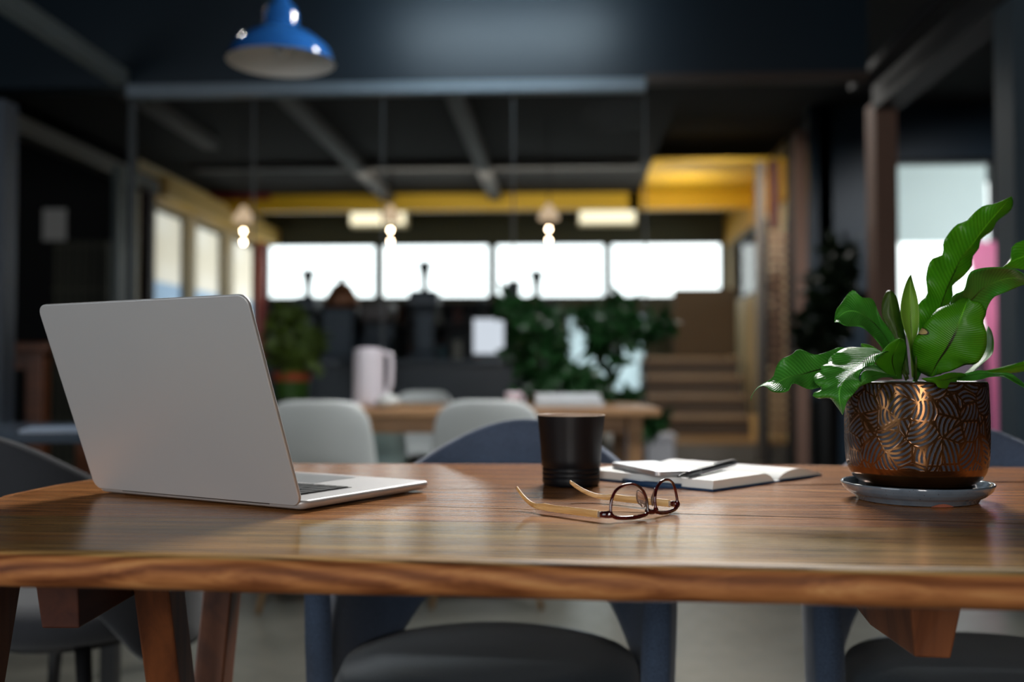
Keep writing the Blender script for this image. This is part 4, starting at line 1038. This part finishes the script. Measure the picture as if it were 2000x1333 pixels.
MB().lathe([(.0895 * KR, .1365), (.0880 * KR, .1372), (.0862 * KR, .1362), (.086 * KR, .12), (0, .12)], 96).build('pot_lining', mat('pot_inner', srgb(60, 62, 70), .4), pot, smooth=True)
MB().lathe([(.0858 * KR, .1205), (.06, .123), (.03, .125), (0, .126)], 48).build('soil', mat('soil', srgb(34, 24, 18), .95, scale=300, var=.5, bump=.8), pot, smooth=True)

def leaf_mat(name, dark, light, spot=False):
    t = NT(name); tc_ = t.n('ShaderNodeTexCoord'); sp = t.n('ShaderNodeSeparateXYZ'); t.l(tc_.outputs['UV'], sp.inputs[0]); u, v_ = sp.outputs[0], sp.outputs[1]
    nz = t.noise(t.coords(), 40, 3); c = t.mix(nz, dark, light)
    du = t.math('ABSOLUTE', t.math('SUBTRACT', u, .5))
    # side veins
    vn = t.math('SINE', t.math('MULTIPLY', t.math('SUBTRACT', v_, t.math('MULTIPLY', du, .16)), 300.0))
    c = t.mix(t.math('MULTIPLY', t.math('MULTIPLY_ADD', vn, .5, .5), .34), c, tuple(x * .55 for x in dark))
    rib = t.math('SUBTRACT', 1.0, t.math('MINIMUM', t.math('POWER', t.math('DIVIDE', du, .026), 2.0), 1.0))
    ribc = t.mix(t.math('MINIMUM', t.math('MAXIMUM', t.math('MULTIPLY_ADD', v_, -4.0, 3.2), 0.0), 1.0), tuple(min(1, x * 1.5) for x in light), srgb(34, 18, 16))
    c = t.mix(rib, c, ribc)
    if spot:
        dd = t.math('ADD', t.math('POWER', t.math('DIVIDE', t.math('SUBTRACT', u, .0), .13), 2.0), t.math('POWER', t.math('DIVIDE', t.math('SUBTRACT', v_, .475), .032), 2.0))
        c = t.mix(t.math('LESS_THAN', dd, 1.25), c, srgb(40, 22, 14)); c = t.mix(t.math('LESS_THAN', dd, .8), c, srgb(206, 178, 120))
    h = t.math('ADD', t.math('MULTIPLY', vn, .25), nz)
    p = t.bsdf(c, .36, 0, t.bump(h, .4, .0014), Specular_IOR_Level=.32, Coat_Weight=.1, Coat_Roughness=.12)
    tr = t.n('ShaderNodeBsdfTranslucent'); t.l(t.mix(.5, c, srgb(70, 160, 10)), tr.inputs[0]); mx = t.n('ShaderNodeMixShader'); mx.inputs[0].default_value = .32
    t.l(p.outputs[0], mx.inputs[1]); t.l(tr.outputs[0], mx.inputs[2]); return t.fin(mx)
LG = srgb(56, 132, 16), srgb(100, 172, 34)
Mlf = leaf_mat('leaf_green', *LG); Mlf2 = leaf_mat('leaf_deep', srgb(52, 130, 40), srgb(98, 176, 66)); Mlf3 = leaf_mat('leaf_young', srgb(112, 160, 44), srgb(160, 196, 84)); Mlf4 = leaf_mat('leaf_olive', srgb(50, 70, 20), srgb(84, 104, 40)); Mlfs = leaf_mat('leaf_spot', *LG, spot=True)
def leaf(L_, C_, R_, mt, dep, cup=.004, ruf=.0035, nr=7, tilt=0.0, seed=0):
    """L_, C_, R_ : outlines traced in a 3.571x enlargement of the plant; dep: distances ahead along the midrib relative to the pot centre"""
    NR, NC = 46, 14; rn = random.Random(seed)
    cv = [open_curve([(a, b_, 0) for a, b_ in s_], NR) for s_ in (L_, C_, R_)]
    dp = open_curve([(i, d, 0) for i, d in enumerate(dep)], NR)
    b = MB(); rows = []; uv = []; ph1, ph2 = rn.uniform(0, 6), rn.uniform(0, 6)
    for i in range(NR + 1):
        l_, c_, r_ = (cv[k][i] for k in range(3)); row = []; s_ = i / NR
        for j in range(NC + 1):
            u = -1 + 2 * j / NC
            q = c_.lerp(l_, -u) if u < 0 else c_.lerp(r_, u)
            px, py = 1440 + q.x / 3.571, 360 + q.y / 3.571
            env = math.sin(math.pi * min(1, max(0, s_))) ** .5
            ruff = ruf * u * u * math.sin(nr * 2 * math.pi * s_ + (ph1 if u < 0 else ph2)) * env
            d = PD + dp[i].y + cup * (u * u) + ruff * 1.6 + tilt * u
            p = ond(px, py, d); row.append(p); uv.append((j / NC, s_))
        rows.append(row)
    inv = Matrix.Rotation(-PSI, 4, 'Z')
    b.grid([[inv @ (p - pot.location) for p in r_] for r_ in rows]); b.uv = uv
    return b.build('leaf', mt, pot, smooth=True, solid=.0004)
Y = 1071
leaf([(1225, 1380), (1250, 1150), (1268, 960), (1262, 840), (1325, 770), (1316, 650), (1350, 530), (1432, 490), (1440, 400), (1520, 290), (1600, 255), (1650, 200), (1720, 150), (1800, 135), (1912, 85)],
     [(1240, 1380), (1300, 1150), (1370, 980), (1415, 865), (1460, 740), (1510, 630), (1560, 520), (1640, 420), (1720, 310), (1820, 190), (1912, 85)],
     [(1255, 1380), (1350, 1150), (1370, 1000), (1470, 860), (1505, 770), (1500, 710), (1580, 640), (1635, 570), (1640, 510), (1690, 440), (1695, 390), (1780, 320), (1810, 260), (1900, 190), (1925, 130), (1912, 85)],
     Mlf, [0.0, .025, .03, .03, .02], .006, .004, 7, .01, 1)
leaf([(1380, 1330), (1460, 1000), (1500, 790), (1580, 740), (1610, 640), (1650, 600), (1760, 580), (1900, 585), (2000, 625), (2100, 700)],
     [(1400, 1330), (1500, 1050), (1560, 880), (1650, 790), (1700, 740), (1780, 690), (1900, 655), (2000, 665), (2100, 700)],
     [(1420, 1330), (1560, 1100), (1700, 960), (1730, 920), (1745, 860), (1790, 790), (1870, 755), (2000, 702), (2100, 700)],
     Mlf2, [0, .02, .0, -.02, -.03], -.008, .003, 4, .02, 2)
leaf([(1560, 1352), (2150, 1260), (2380, 900), (2280, 640), (2130, 600), (2010, 600), (1950, 590), (1850, 580)],
     [(1570, 1345), (2150, 1200), (2330, 800), (2240, 520), (2100, 460), (2010, 500), (1930, 530), (1850, 580)],
     [(1580, 1338), (2100, 1180), (2270, 800), (2200, 420), (2080, 370), (2000, 390), (1920, 430), (1900, 530), (1850, 580)],
     Mlf, [0, .05, .07, .05, .03], .004, .003, 5, 0, 3)
leaf([(1110, 1340), (1020, 1160), (960, 1080), (900, 1020), (850, 995), (760, 990), (710, 965), (680, 965)],
     [(1130, 1340), (1060, 1120), (980, 1000), (900, 930), (830, 890), (760, 890), (700, 935), (680, 962)],
     [(1150, 1340), (1105, 1090), (1000, 930), (945, 805), (870, 790), (810, 740), (760, 780), (720, 840), (690, 880), (678, 960)],
     Mlf2, [0, .02, .01, -.01, -.02], -.012, .004, 4, .015, 4)
leaf([(1130, 1330), (1060, 1050), (1012, 920), (1010, 820), (1040, 750), (1070, 740)],
     [(1160, 1330), (1120, 1060), (1085, 920), (1070, 820), (1066, 770), (1070, 740)],
     [(1200, 1330), (1175, 1080), (1150, 950), (1125, 830), (1105, 770), (1070, 740)],
     Mlf4, [.01, .03, .04, .04], .006, .001, 3, 0, 5)
leaf([(1218, 1350), (1200, 1130), (1150, 960), (1140, 860), (1160, 740), (1190, 660), (1212, 630)],
     [(1232, 1350), (1222, 1120), (1210, 980), (1205, 860), (1205, 760), (1208, 690), (1212, 630)],
     [(1246, 1350), (1240, 1120), (1262, 1010), (1268, 900), (1255, 790), (1230, 700), (1212, 630)],
     Mlf3, [0, .01, .01, .015], -.008, .0005, 2, 0, 6)
leaf([(1335, 1345), (1250, 1290), (1225, 1180), (1230, 1100), (1290, 1000), (1340, 940), (1400, 870), (1500, 830), (1560, 795), (1610, 795)],
     [(1345, 1345), (1400, 1240), (1460, 1150), (1520, 1040), (1560, 930), (1590, 850), (1610, 795)],
     [(1355, 1345), (1430, 1320), (1500, 1300), (1590, 1262), (1670, 1250), (1730, 1160), (1740, 1050), (1715, 960), (1735, 900), (1700, 830), (1640, 815), (1610, 795)],
     Mlfs, [-.01, -.03, -.045, -.05, -.045], .008, .002, 4, -.012, 7)
leaf([(1560, 1345), (1650, 1260), (1720, 1160), (1735, 1040), (1750, 990)], [(1580, 1345), (1680, 1270), (1750, 1180), (1760, 1080), (1750, 990)],
     [(1600, 1345), (1700, 1260), (1775, 1190), (1790, 1110), (1775, 1030), (1750, 990)], Mlf2, [0, .01, .01], .006, .002, 2, -.02, 8)
leaf([(1110, 1345), (1060, 1250), (1000, 1175), (960, 1146), (860, 1140), (760, 1141), (700, 1171), (640, 1215), (635, 1250), (580, 1271), (585, 1301), (535, 1341), (545, 1391), (590, 1425), (522, 1465), (560, 1496), (640, 1491), (685, 1540), (735, 1611)],
     [(1130, 1345), (1090, 1240), (1020, 1180), (940, 1195), (860, 1260), (790, 1325), (740, 1380), (715, 1440), (715, 1510), (735, 1611)],
     [(1150, 1345), (1110, 1220), (1050, 1165), (985, 1205), (950, 1261), (880, 1281), (850, 1351), (862, 1400), (805, 1470), (765, 1520), (745, 1580), (735, 1611)],
     Mlf2, [0, -.03, -.06, -.09, -.11, -.115], .005, .0035, 8, -.012, 9)
leaf([(1080, 1345), (900, 1330), (700, 1385), (550, 1425), (490, 1430), (390, 1390), (350, 1447), (250, 1450), (190, 1408), (140, 1425), (105, 1470), (95, 1510)],
     [(1100, 1340), (900, 1280), (700, 1270), (550, 1300), (450, 1330), (350, 1350), (270, 1390), (180, 1400), (115, 1450), (95, 1510)],
     [(1120, 1330), (900, 1230), (740, 1140), (640, 1165), (540, 1190), (430, 1150), (380, 1190), (310, 1220), (270, 1280), (245, 1350), (150, 1410), (98, 1480), (95, 1510)],
     Mlf2, [0, 0, -.02, -.04, -.05, -.05], -.008, .004, 5, .02, 10)
leaf([(1090, 1360), (1040, 1320), (965, 1250), (990, 1190), (1050, 1120), (1100, 1085), (1140, 1075)], [(1115, 1360), (1092, 1290), (1080, 1220), (1105, 1150), (1128, 1100), (1140, 1075)],
     [(1150, 1360), (1150, 1300), (1170, 1220), (1182, 1140), (1168, 1090), (1140, 1075)], Mlf, [-.02, -.035, -.04, -.04], .006, .001, 3, .01, 11)
leaf([(1100, 1340), (960, 1210), (880, 1150), (862, 1125), (868, 1110)], [(1110, 1330), (990, 1200), (920, 1150), (880, 1125), (868, 1110)], [(1120, 1320), (1030, 1190), (990, 1160), (930, 1125), (868, 1110)], Mlf, [0, .0, 0], .003, .001, 2, 0, 12)
leaf([(1100, 1350), (1010, 1350), (960, 1371), (900, 1393), (850, 1416)], [(1100, 1345), (1010, 1330), (930, 1345), (880, 1370), (850, 1416)], [(1100, 1340), (1010, 1315), (930, 1300), (880, 1308), (858, 1360), (850, 1416)], Mlf2, [-.03, -.06, -.095, -.1], .003, .001, 2, 0, 13)
leaf([(1560, 1352), (1525, 1375), (1530, 1400), (1480, 1426), (1405, 1420), (1380, 1391), (1320, 1375), (1285, 1356)], [(1580, 1345), (1520, 1350), (1450, 1365), (1380, 1365), (1330, 1360), (1285, 1356)],
     [(1600, 1335), (1570, 1318), (1480, 1316), (1400, 1341), (1330, 1350), (1285, 1356)], Mlf, [-.05, -.08, -.1, -.104], .003, .001, 3, 0, 14)
leaf([(1440, 1365), (1600, 1372), (1700, 1362), (1760, 1345), (1860, 1345), (1930, 1382), (2000, 1420), (2060, 1450)], [(1440, 1355), (1600, 1340), (1700, 1322), (1780, 1328), (1880, 1334), (1950, 1368), (2010, 1410), (2060, 1450)],
     [(1440, 1345), (1600, 1318), (1690, 1298), (1780, 1314), (1900, 1320), (1960, 1358), (2010, 1400), (2060, 1450)], Mlf2, [-.03, -.06, -.09, -.09], -.004, .002, 4, .006, 15)
# bare stalks in the crown
for a in ((1165, 1240, 1190, 1360), (1150, 1300, 1180, 1370), (1250, 1120, 1245, 1360)):
    p0, p1 = [Matrix.Rotation(-PSI, 4, 'Z') @ (ond(1440 + u / 3.571, 360 + v_ / 3.571, PD - .01) - pot.location) for u, v_ in (a[:2], a[2:])]
    MB().tube([p0, p1], [.0008, .0016], 8).build('stalk', Mlf4, pot, smooth=True)

# ------------------------------------------------------------------ light
def area(name, loc_, target, sx_, sy_, power, col=(1, 1, 1), spread=180):
    l = bpy.data.lights.new(name, 'AREA'); l.shape = 'RECTANGLE'; l.size = sx_; l.size_y = sy_; l.energy = power; l.color = col; l.spread = R(spread)
    o = bpy.data.objects.new(name, l); COL.objects.link(o); o.location = loc_
    o.rotation_euler = (Vector(target) - Vector(loc_)).to_track_quat('-Z', 'Y').to_euler(); return o
area('window_light_behind_camera', cf(-.4, -2.6, 1.7), cf(.0, 1.2, .8), .8, 1.9, 58, (1, .97, .94))
area('side_fill_light', cf(-3.9, -1.2, 1.7), cf(-.3, 1.3, .85), 2.6, 1.6, 58, (.86, .94, 1))  # unseen fill added to brighten the laptop lid, not a window
area('skylight_over_hall', cf(.7, 4.1, 3.15), cf(.1, 1.1, .75), 1.3, .8, 125, (1, .97, .93), 120)
area('wash_on_bulkhead', cf(-.1, 5.2, 3.14), cf(-.1, 6.0, 2.9), 1.3, .1, 5, (.72, .9, 1), 110)
area('chair_fill_light', cf(.7, 3.2, 3.15), cf(-.1, 4.4, .8), .8, .5, 34, (.95, .98, 1), 110)  # added lamp that lifts the white chair backs, no fitting seen
area('bulkhead_fill_light', (-.6, 10.2, 2.7), (-.6, 11.6, 3.0), 3.0, .3, 20, (1, .95, .8))  # unseen lamp below the ceiling, added to light the yellow bulkhead
area('right_hall_light', (3.0, 6.6, 3.1), (3.7, 8.7, .9), .6, .4, 26, (.95, .97, 1), 90)
area('stair_fill_light', (1.5, 9.3, 3.1), (1.6, 11.8, .6), .8, .4, 17, (1, .93, .84), 100)  # extra lamp aimed at the steps to make them lighter
area('stair_light', (1.3, 11.0, 2.5), (1.3, 11.2, 3.0), .5, .3, 5, (1, .93, .75))
area('floor_fill_light', (1.0, 8.2, 3.15), (.6, 8.0, 0), 2.0, 1.0, 36, (1, .96, .9))  # added overhead fill for the floor, no opening in the ceiling
for n_, p in (('glint_spot_left', (-2.04, 5.6, 3.1)), ('glint_spot_right', (0.0, 4.4, 3.1)), ('glint_spot_front', (-.4, 1.2, 3.0))):  # spots added only to put glints on the blue pendant
    l = bpy.data.lights.new(n_, 'SPOT'); l.energy = 7; l.shadow_soft_size = .035; l.color = (.9, .95, 1); l.spot_size = R(16)
    o = bpy.data.objects.new(n_, l); COL.objects.link(o); o.location = p
    o.rotation_euler = (Vector(pl) + Vector((0, 0, .1)) - Vector(p)).to_track_quat('-Z', 'Y').to_euler()
w = bpy.data.worlds.new('World'); sc.world = w; w.use_nodes = True
nt = w.node_tree; bg = nt.nodes['Background']; tcw = nt.nodes.new('ShaderNodeTexCoord'); sp = nt.nodes.new('ShaderNodeSeparateXYZ'); rp = nt.nodes.new('ShaderNodeValToRGB')
nt.links.new(tcw.outputs['Generated'], sp.inputs[0]); nt.links.new(sp.outputs[2], rp.inputs[0]); nt.links.new(rp.outputs[0], bg.inputs[0])
rp.color_ramp.elements[0].position = 0; rp.color_ramp.elements[0].color = (.8, .86, .84, 1); rp.color_ramp.elements[1].position = .2; rp.color_ramp.elements[1].color = (.97, 1, 1, 1)
bg.inputs[1].default_value = 3.2
sc.view_settings.view_transform = 'Standard'; sc.view_settings.exposure = 0
sc.cycles.use_denoising = True; sc.cycles.max_bounces = 8; sc.cycles.transparent_max_bounces = 16; sc.cycles.sample_clamp_indirect = 4; sc.cycles.caustics_reflective = False; sc.cycles.caustics_refractive = False
